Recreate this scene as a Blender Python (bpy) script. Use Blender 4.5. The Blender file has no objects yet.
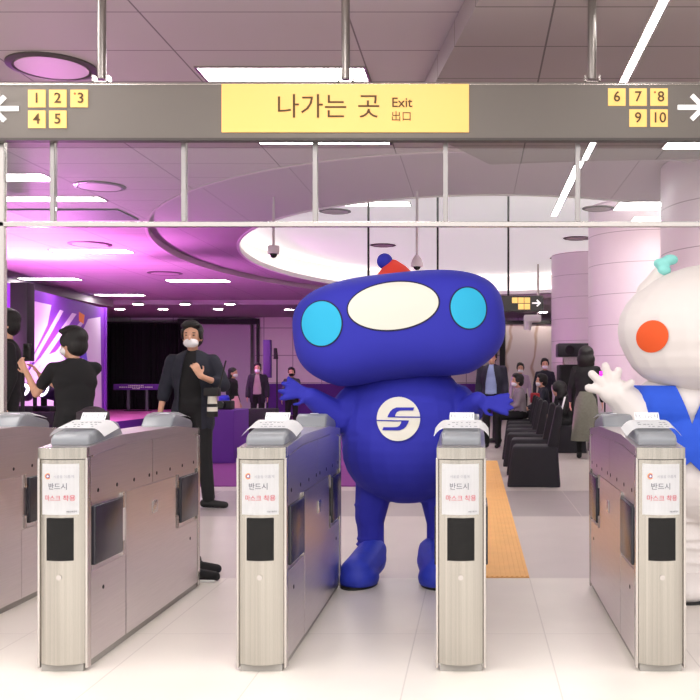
import bpy, bmesh, math, random
from mathutils import Vector, Matrix, Euler
random.seed(7)
S = bpy.context.scene
COL = S.collection
PI = math.pi
F = 960.0                       # focal length in pixels of the 700 px frame

# ------------------------------------------------------------------ camera
cd = bpy.data.cameras.new('camera'); cam = bpy.data.objects.new('camera', cd); COL.objects.link(cam)
cam.location = (0, 0, 1.2); cam.rotation_euler = (PI/2, 0, 0)
cd.sensor_width = 36; cd.lens = F/700*36
cd.shift_x = -(475-350)/700; cd.shift_y = (380-350)/700
cd.clip_start = .05; cd.clip_end = 200
S.camera = cam
S.view_settings.view_transform = 'Standard'; S.view_settings.look = 'None'
S.view_settings.gamma = 1; S.view_settings.use_curve_mapping = False
S.view_settings.exposure = -.28
S.cycles.use_denoising = True
S.cycles.max_bounces = 8
S.cycles.sample_clamp_indirect = 6
# ------------------------------------------------------------------ world: fill brightened overhead, standing in for the concourse behind the camera
w = bpy.data.worlds.new('world'); S.world = w; w.use_nodes = True
w.node_tree.nodes['Background'].inputs[0].default_value = (1.0, .965, .95, 1)
_n = w.node_tree; _tc = _n.nodes.new('ShaderNodeTexCoord'); _sp = _n.nodes.new('ShaderNodeSeparateXYZ'); _mr = _n.nodes.new('ShaderNodeMapRange')
_n.links.new(_tc.outputs['Generated'], _sp.inputs[0]); _n.links.new(_sp.outputs['Z'], _mr.inputs['Value'])
for _k, _v in (('From Min', -.05), ('From Max', .6), ('To Min', 1.15), ('To Max', 4.2)): _mr.inputs[_k].default_value = _v
_n.links.new(_mr.outputs[0], _n.nodes['Background'].inputs[1])

def light(name, kind, loc, energy, color=(1, 1, 1), size=1, size_y=None, target=None, spot=None, blend=.6):
    d = bpy.data.lights.new(name, kind); d.energy = energy; d.color = color
    if kind == 'AREA':
        d.size = size
        if size_y: d.shape = 'RECTANGLE'; d.size_y = size_y
    else: d.shadow_soft_size = size
    if kind == 'SPOT': d.spot_size = math.radians(spot); d.spot_blend = blend
    o = bpy.data.objects.new(name, d); COL.objects.link(o); o.location = loc
    if target is not None:
        o.rotation_euler = (Vector(target)-Vector(loc)).to_track_quat('-Z', 'Y').to_euler()
    return o
MAG = (1.0, .26, .95)
# stage wash lights standing by the stage, thrown up onto the ceiling
light('stage_wash_light', 'SPOT', (-8.0, 17.7, 1.15), 2400, MAG, .15, target=(-8.0, 16.0, 3.5), spot=125)
light('stage_wash_light', 'SPOT', (-7.7, 17.9, 1.15), 1000, MAG, .15, target=(-7.8, 20.5, 3.5), spot=125)
light('stage_wash_light', 'SPOT', (-7.4, 13.4, 1.0), 600, MAG, .15, target=(-7.6, 15.0, 3.5), spot=120)
light('stage_wash_light', 'SPOT', (-8.2, 22.0, 2.2), 300, (1, .6, 1), .2, target=(-10.0, 22, .6), spot=140)
light('column_wash_light', 'SPOT', (1.0, 14.6, .25), 70, (1, .3, .85), .1, target=(2.9, 16.0, 2.6), spot=60)
light('column_wash_light', 'SPOT', (1.25, 20.6, .25), 70, (1, .3, .85), .1, target=(3.0, 22.0, 2.6), spot=60)

# ------------------------------------------------------------------ materials
def lin(c):
    return tuple(((v/255)/12.92 if v/255 <= .04045 else ((v/255+.055)/1.055)**2.4) for v in c)
MATS = {}
def mat(name, rgb, rough=.6, metal=0, emit=0, noise=0, nscale=8, stretch=(1, 1, 1), spec=.5, emit_rgb=None, bump=0, sheen=0):
    if name in MATS: return MATS[name]
    m = bpy.data.materials.new(name); m.use_nodes = True; nt = m.node_tree; b = nt.nodes['Principled BSDF']
    c = lin(rgb)
    b.inputs['Base Color'].default_value = (*c, 1); b.inputs['Roughness'].default_value = rough
    b.inputs['Metallic'].default_value = metal; b.inputs['Specular IOR Level'].default_value = spec
    if sheen: b.inputs['Sheen Weight'].default_value = sheen
    if emit:
        b.inputs['Emission Color'].default_value = (*(lin(emit_rgb) if emit_rgb else c), 1); b.inputs['Emission Strength'].default_value = emit
    if noise or bump:
        tc = nt.nodes.new('ShaderNodeTexCoord'); mp = nt.nodes.new('ShaderNodeMapping'); mp.inputs['Scale'].default_value = stretch
        n = nt.nodes.new('ShaderNodeTexNoise'); n.inputs['Scale'].default_value = nscale; n.inputs['Detail'].default_value = 4
        nt.links.new(tc.outputs['Object'], mp.inputs[0]); nt.links.new(mp.outputs[0], n.inputs['Vector'])
        if noise:
            r = nt.nodes.new('ShaderNodeMapRange'); r.inputs['From Min'].default_value = .25; r.inputs['From Max'].default_value = .75
            r.inputs['To Min'].default_value = 1-noise; r.inputs['To Max'].default_value = 1+noise
            h = nt.nodes.new('ShaderNodeHueSaturation'); h.inputs['Color'].default_value = (*c, 1)
            nt.links.new(n.outputs['Fac'], r.inputs['Value']); nt.links.new(r.outputs[0], h.inputs['Value']); nt.links.new(h.outputs[0], b.inputs['Base Color'])
        if bump:
            bp = nt.nodes.new('ShaderNodeBump'); bp.inputs['Strength'].default_value = bump; bp.inputs['Distance'].default_value = .01
            nt.links.new(n.outputs['Fac'], bp.inputs['Height']); nt.links.new(bp.outputs[0], b.inputs['Normal'])
    MATS[name] = m; return m

def grid_mat(name, rgb, line_rgb, sx, ox, sy, oy, wdt, axes=('X', 'Y'), rough=.6, noise=.05, nscale=3, bump=0, two=None, shade_band=None):
    """painted / stone panels with thin joints every sx, sy metres (object coordinates)"""
    m = bpy.data.materials.new(name); m.use_nodes = True; nt = m.node_tree; b = nt.nodes['Principled BSDF']; N = nt.nodes.new; L = nt.links.new
    tc = N('ShaderNodeTexCoord'); sp = N('ShaderNodeSeparateXYZ'); L(tc.outputs['Object'], sp.inputs[0])
    def M(op, a, bb=None, c=None):
        n = N('ShaderNodeMath'); n.operation = op
        for i, v in enumerate((a, bb, c)):
            if v is None: continue
            if isinstance(v, (int, float)): n.inputs[i].default_value = v
            else: L(v, n.inputs[i])
        return n.outputs[0]
    def line(out, s, o):
        t = M('FRACT', M('DIVIDE', M('SUBTRACT', out, o+s/2-1000*s), s))
        return M('LESS_THAN', M('ABSOLUTE', M('SUBTRACT', t, .5)), wdt/s/2)
    ms = []
    if sx: ms.append(line(sp.outputs[axes[0]], sx, ox))
    if sy: ms.append(line(sp.outputs[axes[1]], sy, oy))
    mask = ms[0] if len(ms) == 1 else M('MAXIMUM', ms[0], ms[1])
    n = N('ShaderNodeTexNoise'); n.inputs['Scale'].default_value = nscale; n.inputs['Detail'].default_value = 6; L(tc.outputs['Object'], n.inputs['Vector'])
    r = N('ShaderNodeMapRange'); r.inputs['From Min'].default_value = .25; r.inputs['From Max'].default_value = .75
    r.inputs['To Min'].default_value = 1-noise; r.inputs['To Max'].default_value = 1+noise; L(n.outputs['Fac'], r.inputs['Value'])
    h = N('ShaderNodeHueSaturation'); L(r.outputs[0], h.inputs['Value']); h.inputs['Color'].default_value = (*lin(rgb), 1)
    if two:      # (y0, rgb): another stone beyond y0
        g = M('GREATER_THAN', sp.outputs['Y'], two[0]); mx = N('ShaderNodeMix'); mx.data_type = 'RGBA'
        L(g, mx.inputs['Factor']); mx.inputs['A'].default_value = (*lin(rgb), 1); mx.inputs['B'].default_value = (*lin(two[1]), 1)
        if shade_band:  # shade lying across the floor, painted into the stone colour
            g2 = M('MULTIPLY', M('GREATER_THAN', sp.outputs['Y'], shade_band[0]), M('LESS_THAN', sp.outputs['Y'], shade_band[1]))
            mx2 = N('ShaderNodeMix'); mx2.data_type = 'RGBA'; L(g2, mx2.inputs['Factor']); L(mx.outputs['Result'], mx2.inputs['A']); mx2.inputs['B'].default_value = (*lin(shade_band[2]), 1)
            mx = mx2
        L(mx.outputs['Result'], h.inputs['Color'])
    m2 = N('ShaderNodeMix'); m2.data_type = 'RGBA'; L(mask, m2.inputs['Factor']); L(h.outputs[0], m2.inputs['A']); m2.inputs['B'].default_value = (*lin(line_rgb), 1)
    L(m2.outputs['Result'], b.inputs['Base Color']); b.inputs['Roughness'].default_value = rough
    if bump:
        bp = N('ShaderNodeBump'); bp.inputs['Strength'].default_value = bump; bp.inputs['Distance'].default_value = .005
        L(M('SUBTRACT', 1, mask), bp.inputs['Height']); L(bp.outputs[0], b.inputs['Normal'])
    return m

def glass_mat():
    m = bpy.data.materials.new('clear_glass'); m.use_nodes = True; nt = m.node_tree; nt.nodes.remove(nt.nodes['Principled BSDF'])
    t = nt.nodes.new('ShaderNodeBsdfTransparent'); t.inputs[0].default_value = (.93, .95, .94, 1)
    g = nt.nodes.new('ShaderNodeBsdfGlossy'); g.inputs['Roughness'].default_value = .03
    f = nt.nodes.new('ShaderNodeFresnel'); f.inputs[0].default_value = 1.45
    x = nt.nodes.new('ShaderNodeMixShader'); nt.links.new(f.outputs[0], x.inputs[0]); nt.links.new(t.outputs[0], x.inputs[1]); nt.links.new(g.outputs[0], x.inputs[2])
    nt.links.new(x.outputs[0], nt.nodes['Material Output'].inputs['Surface']); return m
GLASS = glass_mat()

STEEL = mat('brushed_steel_side', (212, 204, 204), .30, .92, noise=.05, nscale=4, stretch=(40, 1, 40))
STEELF = mat('brushed_steel_front', (176, 172, 164), .27, .95, noise=.16, nscale=4, stretch=(20, 20, .1))
CHROME = mat('bright_trim_steel', (196, 190, 186), .25, .9)
POLE = mat('satin_pole_steel', (150, 145, 142), .3, .85)
BLACKGL = mat('black_gloss', (14, 14, 16), .12)
BLACK = mat('black_matte', (16, 15, 17), .6)
FLAP = mat('dark_flap', (40, 38, 46), .25)
PAPER = mat('white_paper', (240, 240, 242), .7)
INK = mat('dark_ink', (60, 60, 68), .7)
GREYPL = mat('grey_plastic', (126, 129, 134), .3)
SIGNG = mat('sign_grey', (112, 106, 101), .42, .25)
SIGNGD = mat('sign_grey_dark', (72, 66, 64), .5)
YEL = mat('lit_yellow_panel', (238, 186, 104), .4, emit=.42, emit_rgb=(255, 206, 122))
YELS = mat('yellow_number_tile', (238, 196, 112), .5, emit=.34, emit_rgb=(255, 214, 130))
BROWNINK = mat('brown_lettering', (92, 66, 28), .6)
WHITEP = mat('white_marking', (245, 245, 245), .5, emit=.35)
LAMP = mat('lamp_diffuser', (255, 255, 255), .5, emit=30, emit_rgb=(255, 250, 246))
LAMPS = mat('small_lamp_diffuser', (255, 255, 255), .5, emit=60, emit_rgb=(255, 245, 235))
SKIN = mat('skin', (214, 164, 136), .5)
HAIR = mat('black_hair', (20, 17, 17), .6, bump=.6, nscale=40, stretch=(1, 1, .3))
NAVY = mat('navy_cloth', (32, 34, 48), .8, noise=.1, nscale=20)
BLKC = mat('black_cloth', (20, 19, 22), .85)
MASK = mat('white_face_mask', (238, 236, 238), .8)
MASKB = mat('black_face_mask', (24, 22, 24), .8)
BLUE = mat('royal_blue_costume', (38, 40, 164), .8, noise=.04, nscale=3)
BLUEL = mat('blue_lycra', (34, 52, 178), .6, noise=.08, nscale=14)
CYAN = mat('cyan_patch', (30, 172, 214), .7)
WFELT = mat('white_felt', (222, 218, 206), .8)
DKLINE = mat('dark_piping', (20, 18, 60), .7)
WCOST = mat('white_plush', (218, 211, 208), .85, noise=.02, nscale=4)
CREAM = mat('cream_glove', (232, 226, 208), .75)
VEST = mat('blue_vest_cloth', (28, 78, 200), .75, noise=.05, nscale=10, bump=.3)
PURPLE = mat('purple_cloth', (92, 34, 140), .7)

# ------------------------------------------------------------------ object helpers
def link(o, parent=None):
    COL.objects.link(o)
    if parent is not None: o.parent = parent
    return o
def tag(o, label=None, cat=None, group=None, kind=None):
    if label: o['label'] = label
    if cat: o['category'] = cat
    if group: o['group'] = group
    if kind: o['kind'] = kind
    return o
def empty(name, loc=(0, 0, 0), rz=0, label=None, cat=None, group=None):
    o = bpy.data.objects.new(name, None); link(o); o.location = loc; o.rotation_euler = (0, 0, rz); o.empty_display_size = .1
    return tag(o, label, cat, group)

class MB:
    def __init__(s): s.bm = bmesh.new()
    def _x(s, vs, M):
        bmesh.ops.transform(s.bm, matrix=M, verts=vs); return vs
    def box(s, x0, x1, y0, y1, z0, z1, M=None, bev=0):
        r = bmesh.ops.create_cube(s.bm, size=1); vs = r['verts']
        s._x(vs, Matrix.Translation(((x0+x1)/2, (y0+y1)/2, (z0+z1)/2)) @ Matrix.Diagonal((x1-x0, y1-y0, z1-z0, 1)))
        if bev:
            es = list({e for v in vs for e in v.link_edges})
            g = bmesh.ops.bevel(s.bm, geom=es, offset=bev, segments=3, affect='EDGES', profile=.5)
            vs = list({v for f in g['faces'] for v in f.verts} | {v for v in vs if v.is_valid})
        if M is not None: s._x(vs, M)
        return s
    def cyl(s, p0, p1, r0, r1=None, seg=20, cap=True):
        p0 = Vector(p0); p1 = Vector(p1); d = p1-p0
        r = bmesh.ops.create_cone(s.bm, cap_ends=cap, segments=seg, radius1=r0, radius2=r0 if r1 is None else r1, depth=d.length)
        s._x(r['verts'], Matrix.Translation((p0+p1)/2) @ d.to_track_quat('Z', 'Y').to_matrix().to_4x4()); return s
    def ell(s, c, r, rot=(0, 0, 0), seg=24):
        if isinstance(r, (int, float)): r = (r, r, r)
        g = bmesh.ops.create_uvsphere(s.bm, u_segments=seg, v_segments=seg*2//3, radius=1)
        s._x(g['verts'], Matrix.Translation(c) @ Euler(rot).to_matrix().to_4x4() @ Matrix.Diagonal((*r, 1))); return s
    def cap(s, p0, p1, r0, r1=None, sub=2):
        r1 = r0 if r1 is None else r1; t = bmesh.new()
        a = bmesh.ops.create_icosphere(t, subdivisions=sub, radius=1)['verts']; un = [v.co.copy() for v in a]; t.free()
        t = bmesh.new()
        for p, r in ((Vector(p0), r0), (Vector(p1), r1)):
            for q in un: t.verts.new(p+q*r)
        bmesh.ops.convex_hull(t, input=t.verts[:]); t.verts.index_update()
        m = {}
        for f in t.faces:
            for v in f.verts:
                if v.index not in m: m[v.index] = s.bm.verts.new(v.co)
            s.bm.faces.new([m[v.index] for v in f.verts])
        t.free(); return s
    def prism(s, pts, axis, a, b, bev=0):
        """polygon pts extruded along axis from a to b"""
        def P(p, t): return {'X': (t, p[0], p[1]), 'Y': (p[0], t, p[1]), 'Z': (p[0], p[1], t)}[axis]
        A = [s.bm.verts.new(P(p, a)) for p in pts]; B = [s.bm.verts.new(P(p, b)) for p in pts]
        n = len(pts); fs = [s.bm.faces.new(A), s.bm.faces.new(B[::-1])]
        for i in range(n): fs.append(s.bm.faces.new((A[i], B[i], B[(i+1) % n], A[(i+1) % n])))
        bmesh.ops.recalc_face_normals(s.bm, faces=fs)
        if bev: bmesh.ops.bevel(s.bm, geom=list({e for f in fs for e in f.edges}), offset=bev, segments=3, affect='EDGES', profile=.5)
        return s
    def lathe(s, prof, c=(0, 0, 0), seg=32):
        rings = []
        for r, z in prof:
            rings.append([s.bm.verts.new((c[0]+r*math.cos(2*PI*k/seg), c[1]+r*math.sin(2*PI*k/seg), c[2]+z)) for k in range(seg)])
        fs = []
        for a, b in zip(rings, rings[1:]):
            for k in range(seg): fs.append(s.bm.faces.new((a[k], a[(k+1) % seg], b[(k+1) % seg], b[k])))
        if prof[0][0] > 0: fs.append(s.bm.faces.new(rings[0][::-1]))
        if prof[-1][0] > 0: fs.append(s.bm.faces.new(rings[-1]))
        bmesh.ops.recalc_face_normals(s.bm, faces=fs); return s
    def sheet(s, f, nu, nv, th=0):
        g = [[s.bm.verts.new(f(i/nu, j/nv)) for j in range(nv+1)] for i in range(nu+1)]
        fs = [s.bm.faces.new((g[i][j], g[i+1][j], g[i+1][j+1], g[i][j+1])) for i in range(nu) for j in range(nv)]
        if th: bmesh.ops.solidify(s.bm, geom=fs, thickness=th)
        return s
    def build(s, name, m, parent=None, smooth=True, vox=0, sm=4, loc=None):
        me = bpy.data.meshes.new(name); s.bm.to_mesh(me); s.bm.free()
        if vox:
            t = bpy.data.objects.new('tmp', me); COL.objects.link(t)
            r = t.modifiers.new('r', 'REMESH'); r.mode = 'VOXEL'; r.voxel_size = vox
            k = t.modifiers.new('s', 'SMOOTH'); k.iterations = sm; k.factor = .5
            dg = bpy.context.evaluated_depsgraph_get(); dg.update()
            me2 = bpy.data.meshes.new_from_object(t.evaluated_get(dg)); bpy.data.objects.remove(t); bpy.data.meshes.remove(me); me = me2; me.name = name
        me.materials.clear(); me.materials.append(m)
        if smooth:
            for p in me.polygons: p.use_smooth = True
            if not vox:
                try: me.set_sharp_from_angle(angle=math.radians(35))
                except Exception: pass
        o = bpy.data.objects.new(name, me); link(o, parent)
        if loc: o.location = loc
        return o

def boxes(name, m, parent, *bs, bev=0, **k):
    b = MB()
    for q in bs: b.box(*q, bev=bev)
    return b.build(name, m, parent, **k)

def text_mesh(name, body, size, m, parent, x, z, y, align='CENTER', bend=None, thick=.0015, bold=0, rot=None):
    """lettering standing in the XZ plane, facing -Y, centred at x, z"""
    c = bpy.data.curves.new(name, 'FONT'); c.body = body; c.size = size; c.align_x = align; c.align_y = 'CENTER'
    c.extrude = thick; c.offset = bold; c.resolution_u = 3
    t = bpy.data.objects.new('tmp', c); COL.objects.link(t); dg = bpy.context.evaluated_depsgraph_get(); dg.update()
    me = bpy.data.meshes.new_from_object(t.evaluated_get(dg)); bpy.data.objects.remove(t)
    me.name = name
    for v in me.vertices:
        px, pz, th = v.co.x+x, v.co.y+z, v.co.z
        v.co = (px, (bend(px) if bend else y)-th, pz)
    me.materials.clear(); me.materials.append(m)
    o = bpy.data.objects.new(name, me); link(o, parent); return o

def copy_tree(o, parent=None):
    c = o.copy(); COL.objects.link(c); c.parent = parent
    for ch in o.children: copy_tree(ch, c)
    return c
def PX(px, py, Y): return ((px-475)*Y/F, Y, 1.2-(py-380)*Y/F)

# ================================================================== STRUCTURE
floor_m = grid_mat('pale_stone_floor', (222, 215, 206), (200, 192, 184), .61, .33, 1.26, 4.54, .006, rough=.3, noise=.05, nscale=2.2, two=(5.82, (196, 186, 182)), shade_band=(8.45, 10.4, (160, 150, 150)))
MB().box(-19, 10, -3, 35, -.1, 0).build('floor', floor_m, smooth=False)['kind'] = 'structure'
boxes('carpet', mat('purple_carpet', (122, 44, 128), .95, noise=.08, nscale=30), None, (-8.6, -1.0, 10.8, 32, .0, .012), smooth=False)
tag(bpy.data.objects['carpet'], 'purple carpet covering the floor between the gates and the stage', 'carpet')

# tactile paving strip with ribs
b = MB(); b.box(-.28, .33, 5.82, 14.2, .0, .006)
for k in range(20): b.box(-.27+k*.0305, -.255+k*.0305, 5.83, 14.2, .006, .010)
tag(b.build('tactile_paving', mat('ochre_paving', (232, 178, 104), .6, noise=.06, nscale=6), smooth=False), 'ochre yellow ribbed tactile paving strip leading away behind the gates', 'tactile paving')

CEIL = grid_mat('ceiling_panels', (190, 180, 181), (120, 110, 112), 1.3, .5, .70, 6.0, .012, rough=.7, noise=.01)
CEILB = grid_mat('ceiling_panels_shaded', (158, 148, 146), (96, 88, 88), 1.3, .45, .65, 5.48, .012, rough=.7, noise=.01)  # same panels as the main ceiling, weaker light put into a darker colour
RINGM = grid_mat('ring_ceiling_panels', (188, 176, 182), (140, 128, 134), 1.3, .5, 0, 0, .01, rough=.6, noise=.01)
WHITEC = mat('white_plaster', (240, 238, 234), .8)
def ell_pts(cx, cy, a, bb, n=128): return [(cx+a*math.cos(2*PI*k/n), cy+bb*math.sin(2*PI*k/n)) for k in range(n)]
def slab_with_hole(name, rect, el, z, th, m):
    n = 128; x0, x1, y0, y1 = rect; cx, cy, a, bb = el
    inner = ell_pts(*el, n); outer = []
    for k in range(n):
        dx, dy = inner[k][0]-cx, inner[k][1]-cy
        t = min((x1-cx)/dx if dx > 1e-9 else 1e9, (x0-cx)/dx if dx < -1e-9 else 1e9, (y1-cy)/dy if dy > 1e-9 else 1e9, (y0-cy)/dy if dy < -1e-9 else 1e9)
        outer.append([cx+dx*t, cy+dy*t])
    for c in ((x0, y0), (x0, y1), (x1, y0), (x1, y1)):
        j = min(range(n), key=lambda i: (outer[i][0]-c[0])**2+(outer[i][1]-c[1])**2); outer[j] = list(c)
    b = MB(); bm = b.bm
    I = [[bm.verts.new((*p, zz)) for p in inner] for zz in (z, z+th)]; O = [[bm.verts.new((*p, zz)) for p in outer] for zz in (z, z+th)]
    for k in range(n):
        q = (k+1) % n
        bm.faces.new((I[0][k], O[0][k], O[0][q], I[0][q])); bm.faces.new((I[1][k], I[1][q], O[1][q], O[1][k]))
        bm.faces.new((I[0][k], I[0][q], I[1][q], I[1][k])); bm.faces.new((O[0][k], O[1][k], O[1][q], O[0][q]))
    bmesh.ops.recalc_face_normals(bm, faces=bm.faces)
    o = b.build(name, m, smooth=False); o['kind'] = 'structure'; return o
OUT = (.3, 18.4, 5.9, 8.8); INN = (.3, 19.6, 4.85, 7.2)
slab_with_hole('ceiling', (-10.4, 9, 2.6, 27.6), OUT, 3.5, .10, CEIL)
# ring ceiling between the two ovals
def ring(name, A, B, z, th, m):
    n = 128; b = MB(); bm = b.bm; P = ell_pts(*A, n); Q = ell_pts(*B, n)
    O = [[bm.verts.new((*p, zz)) for p in P] for zz in (z, z+th)]; I = [[bm.verts.new((*p, zz)) for p in Q] for zz in (z, z+th)]
    for k in range(n):
        q = (k+1) % n
        bm.faces.new((I[0][k], O[0][k], O[0][q], I[0][q])); bm.faces.new((I[1][k], I[1][q], O[1][q], O[1][k]))
        bm.faces.new((I[0][k], I[0][q], I[1][q], I[1][k])); bm.faces.new((O[0][k], O[1][k], O[1][q], O[0][q]))
    bmesh.ops.recalc_face_normals(bm, faces=bm.faces)
    o = b.build(name, m, smooth=False); o['kind'] = 'structure'; return o
ring('ceiling_oval_ring', (.3, 18.4, 6.05, 8.95), INN, 3.6, .06, RINGM)
# trim of the two oval edges
ring('trim_1', (.3, 18.4, 5.9, 8.8), (.3, 18.4, 5.86, 8.76), 3.49, .11, mat('pale_edge_trim', (214, 200, 205), .5))
ring('trim_2', (.3, 19.6, 4.85, 7.2), (.3, 19.6, 4.80, 7.15), 3.585, .10, WHITEC)
# drum of the raised oval and its top
ring('wall_oval_drum', (.3, 19.6, 5.25, 7.6), (.3, 19.6, 5.2, 7.55), 3.66, .50, WHITEC)
TOPM = grid_mat('oval_ceiling_added_glow', (236, 233, 230), (180, 176, 176), 1.3, .5, 0, 0, .01, rough=.8, noise=.01)
_b = TOPM.node_tree.nodes['Principled BSDF']; _b.inputs['Emission Color'].default_value = (1, .97, .95, 1); _b.inputs['Emission Strength'].default_value = .55  # glow added to the oval top so it reads white; no lamp there
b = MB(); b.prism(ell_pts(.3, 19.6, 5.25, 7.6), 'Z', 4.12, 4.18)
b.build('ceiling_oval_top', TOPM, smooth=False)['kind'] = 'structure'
# cove light: a luminous strip lying on the ledge behind the lip of the oval
tag(ring('cove_light', (.3, 19.6, 5.16, 7.51), (.3, 19.6, 5.02, 7.37), 3.665, .02, mat('cove_strip', (255, 255, 255), .5, emit=6, emit_rgb=(255, 246, 238))), 'white light strip lying in the cove around the raised oval ceiling', 'light strip')
bpy.data.objects['cove_light']['kind'] = 'thing'

# lower near slab at right with a slanted edge
b = MB(); b.prism([(.62, 3.0), (.03, 5.35), (-.30, 6.95), (-.55, 8.2), (-.2, 8.75), (.15, 9.5), (1.1, 9.35), (9, 8.6), (9, 3.0)], 'Z', 3.33, 3.495)
b.build('ceiling_near_slab', CEILB, smooth=False)['kind'] = 'structure'
# rear and side lower ceilings
CEILL = mat('lower_ceiling_grey', (176, 168, 172), .7)
boxes('ceiling_rear', CEILL, None, (-19, 10, 27.6, 34, 3.37, 3.62), smooth=False)['kind'] = 'structure'
boxes('ceiling_left', CEILL, None, (-19, -10.4, 6, 27.6, 3.30, 3.62), smooth=False)['kind'] = 'structure'
# walls
wallm = grid_mat('lilac_wall_panels', (206, 196, 206), (150, 140, 150), 1.5, 0, 0, 0, .03, axes=('X', 'Z'), rough=.6, noise=.02)
boxes('wall_back', wallm, None, (-19, 10, 33.4, 33.6, 0, 3.6), smooth=False)['kind'] = 'structure'
boxes('wall_left', mat('grey_wall', (150, 140, 150), .8), None, (-19.1, -19, 6, 33.6, 0, 3.6), smooth=False)['kind'] = 'structure'
boxes('wall_right', mat('right_wall', (222, 214, 214), .8), None, (9, 9.1, 2.6, 33.6, 0, 3.62), smooth=False)['kind'] = 'structure'
tilew = grid_mat('white_wall_tiles', (224, 216, 214), (160, 150, 150), 1.0, -7.3, .95, 1.1, .03, axes=('X', 'Z'), rough=.35, noise=.03)
boxes('wall_tiled', tilew, None, (-7.6, 1.0, 33.2, 33.39, 0, 3.37), smooth=False)['kind'] = 'structure'
boxes('trim_3', PURPLE, None, (-7.2, 1.9, 33.05, 33.19, 0, 1.07), smooth=False)['kind'] = 'structure'
boxes('trim_4', BLACK, None, (-10.2, -7.5, 32.9, 33.0, 3.12, 3.3), smooth=False)['kind'] = 'structure'
boxes('trim_5', BLACK, None, (-7.52, -7.44, 33.0, 33.15, 1.07, 3.3), smooth=False)['kind'] = 'structure'
# marble wall in a black frame at right
def marble():
    m = mat('veined_marble', (224, 212, 206), .3); nt = m.node_tree; b = nt.nodes['Principled BSDF']
    tc = nt.nodes.new('ShaderNodeTexCoord'); wv = nt.nodes.new('ShaderNodeTexWave'); wv.inputs['Scale'].default_value = .35; wv.inputs['Distortion'].default_value = 9; wv.inputs['Detail'].default_value = 3
    nt.links.new(tc.outputs['Object'], wv.inputs['Vector']); cr = nt.nodes.new('ShaderNodeValToRGB'); cr.color_ramp.elements[0].position = .0; cr.color_ramp.elements[0].color = (*lin((186, 160, 138)), 1)
    cr.color_ramp.elements[1].position = .06; cr.color_ramp.elements[1].color = (*lin((226, 216, 210)), 1); nt.links.new(wv.outputs['Fac'], cr.inputs[0]); nt.links.new(cr.outputs[0], b.inputs['Base Color']); return m
boxes('wall_marble', marble(), None, (.98, 4.2, 31, 31.2, 0, 3.0), smooth=False)['kind'] = 'structure'
boxes('trim_6', BLACK, None, (.80, .97, 30.95, 31.2, 0, 3.1), (.80, 4.2, 30.95, 31.2, 3.0, 3.12), smooth=False)['kind'] = 'structure'

# columns
colm = grid_mat('pale_column_panels', (226, 208, 218), (170, 148, 160), 0, 0, .5, .1, .010, axes=('X', 'Z'), rough=.35, noise=.02)
def column(x, y, r, h, label):
    e = empty('round_column', (x, y, 0), 0, label, 'column'); e['kind'] = 'structure'
    MB().lathe([(r, 0), (r, h)], seg=64).build('cladding', colm, e)
    MB().lathe([(r+.015, 0), (r+.015, .14), (r+.002, .15)], seg=64).build('skirting', mat('column_skirting', (120, 110, 116), .4), e)
column(3.3, 10.75, 1.2, 3.75, 'nearest round pink-lit column at the right edge of the hall')
column(2.95, 16.3, 1.02, 4.15, 'middle round pale column behind the woman in the green skirt')
column(2.75, 22.6, .95, 4.15, 'farthest round column, washed pink, behind the projector')

# ceiling lamps
def lamp(x0, x1, y0, y1, z, label, group='rectangular ceiling lights'):
    cx, cy = (x0+x1)/2, (y0+y1)/2
    e = empty('ceiling_light', (cx, cy, z), 0, label, 'ceiling light', group)
    hx, hy = (x1-x0)/2, (y1-y0)/2
    boxes('frame', CHROME, e, (-hx-.02, -hx, -hy-.02, hy+.02, -.012, .0), (hx, hx+.02, -hy-.02, hy+.02, -.012, 0), (-hx, hx, -hy-.02, -hy, -.012, 0), (-hx, hx, hy, hy+.02, -.012, 0), smooth=False)
    boxes('diffuser', LAMP, e, (-hx, hx, -hy, hy, -.008, -.001), smooth=False)
lamp(-2.04, -.82, 7.05, 7.36, 3.5, 'rectangular ceiling light just above the yellow panel of the exit sign')
lamp(-2.08, -.83, 9.02, 9.32, 3.5, 'rectangular ceiling light seen just under the yellow panel')
lamp(-6.1, -4.83, 10.68, 11.05, 3.5, 'rectangular ceiling light at far left, higher of two behind the glass')
lamp(-6.0, -4.72, 12.02, 12.30, 3.5, 'rectangular ceiling light at far left, lower of two behind the glass')
lamp(-7.5, -6.15, 16.9, 17.3, 3.5, 'rectangular light in magenta ceiling, first below the glass rail')
lamp(-10.3, -9.0, 21.6, 22.0, 3.5, 'rectangular light in magenta ceiling nearest the left post')
lamp(-10.2, -8.95, 25.7, 26.1, 3.5, 'rectangular light in magenta ceiling farthest back')
lamp(-7.1, -5.7, 22.0, 22.4, 3.5, 'rectangular light in violet ceiling above the man in the jacket')
lamp(-2.62, -1.08, 15.7, 16.05, 4.12, 'rectangular ceiling light seen above the white dome camera')
lamp(1.72, 2.9, 8.38, 8.8, 3.33, 'rectangular ceiling light under the right arrow of the sign')
lamp(1.95, 3.2, 12.9, 13.5, 3.6, 'rectangular ceiling light left of the nearest column')
lamp(2.35, 3.0, 14.1, 14.45, 3.6, 'rectangular ceiling light between the near and middle columns')
for i, (x0, x1, y0, y1, z, nm) in enumerate([(1.03, 1.08, 3.0, 9.25, 3.328, 'long thin light line in the lower ceiling, nearer the camera'), (1.11, 1.19, 10.3, 14.0, 3.598, 'long thin light line continuing behind the glass panes')]):
    e = empty('light_line', ((x0+x1)/2, (y0+y1)/2, z), 0, nm, 'ceiling light', 'thin light lines')
    hx, hy = (x1-x0)/2, (y1-y0)/2
    boxes('housing', CHROME, e, (-hx-.012, -hx, -hy, hy, -.01, 0), (hx, hx+.012, -hy, hy, -.01, 0), smooth=False)
    boxes('diffuser', LAMP, e, (-hx, hx, -hy, hy, -.007, -.001), smooth=False)
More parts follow.
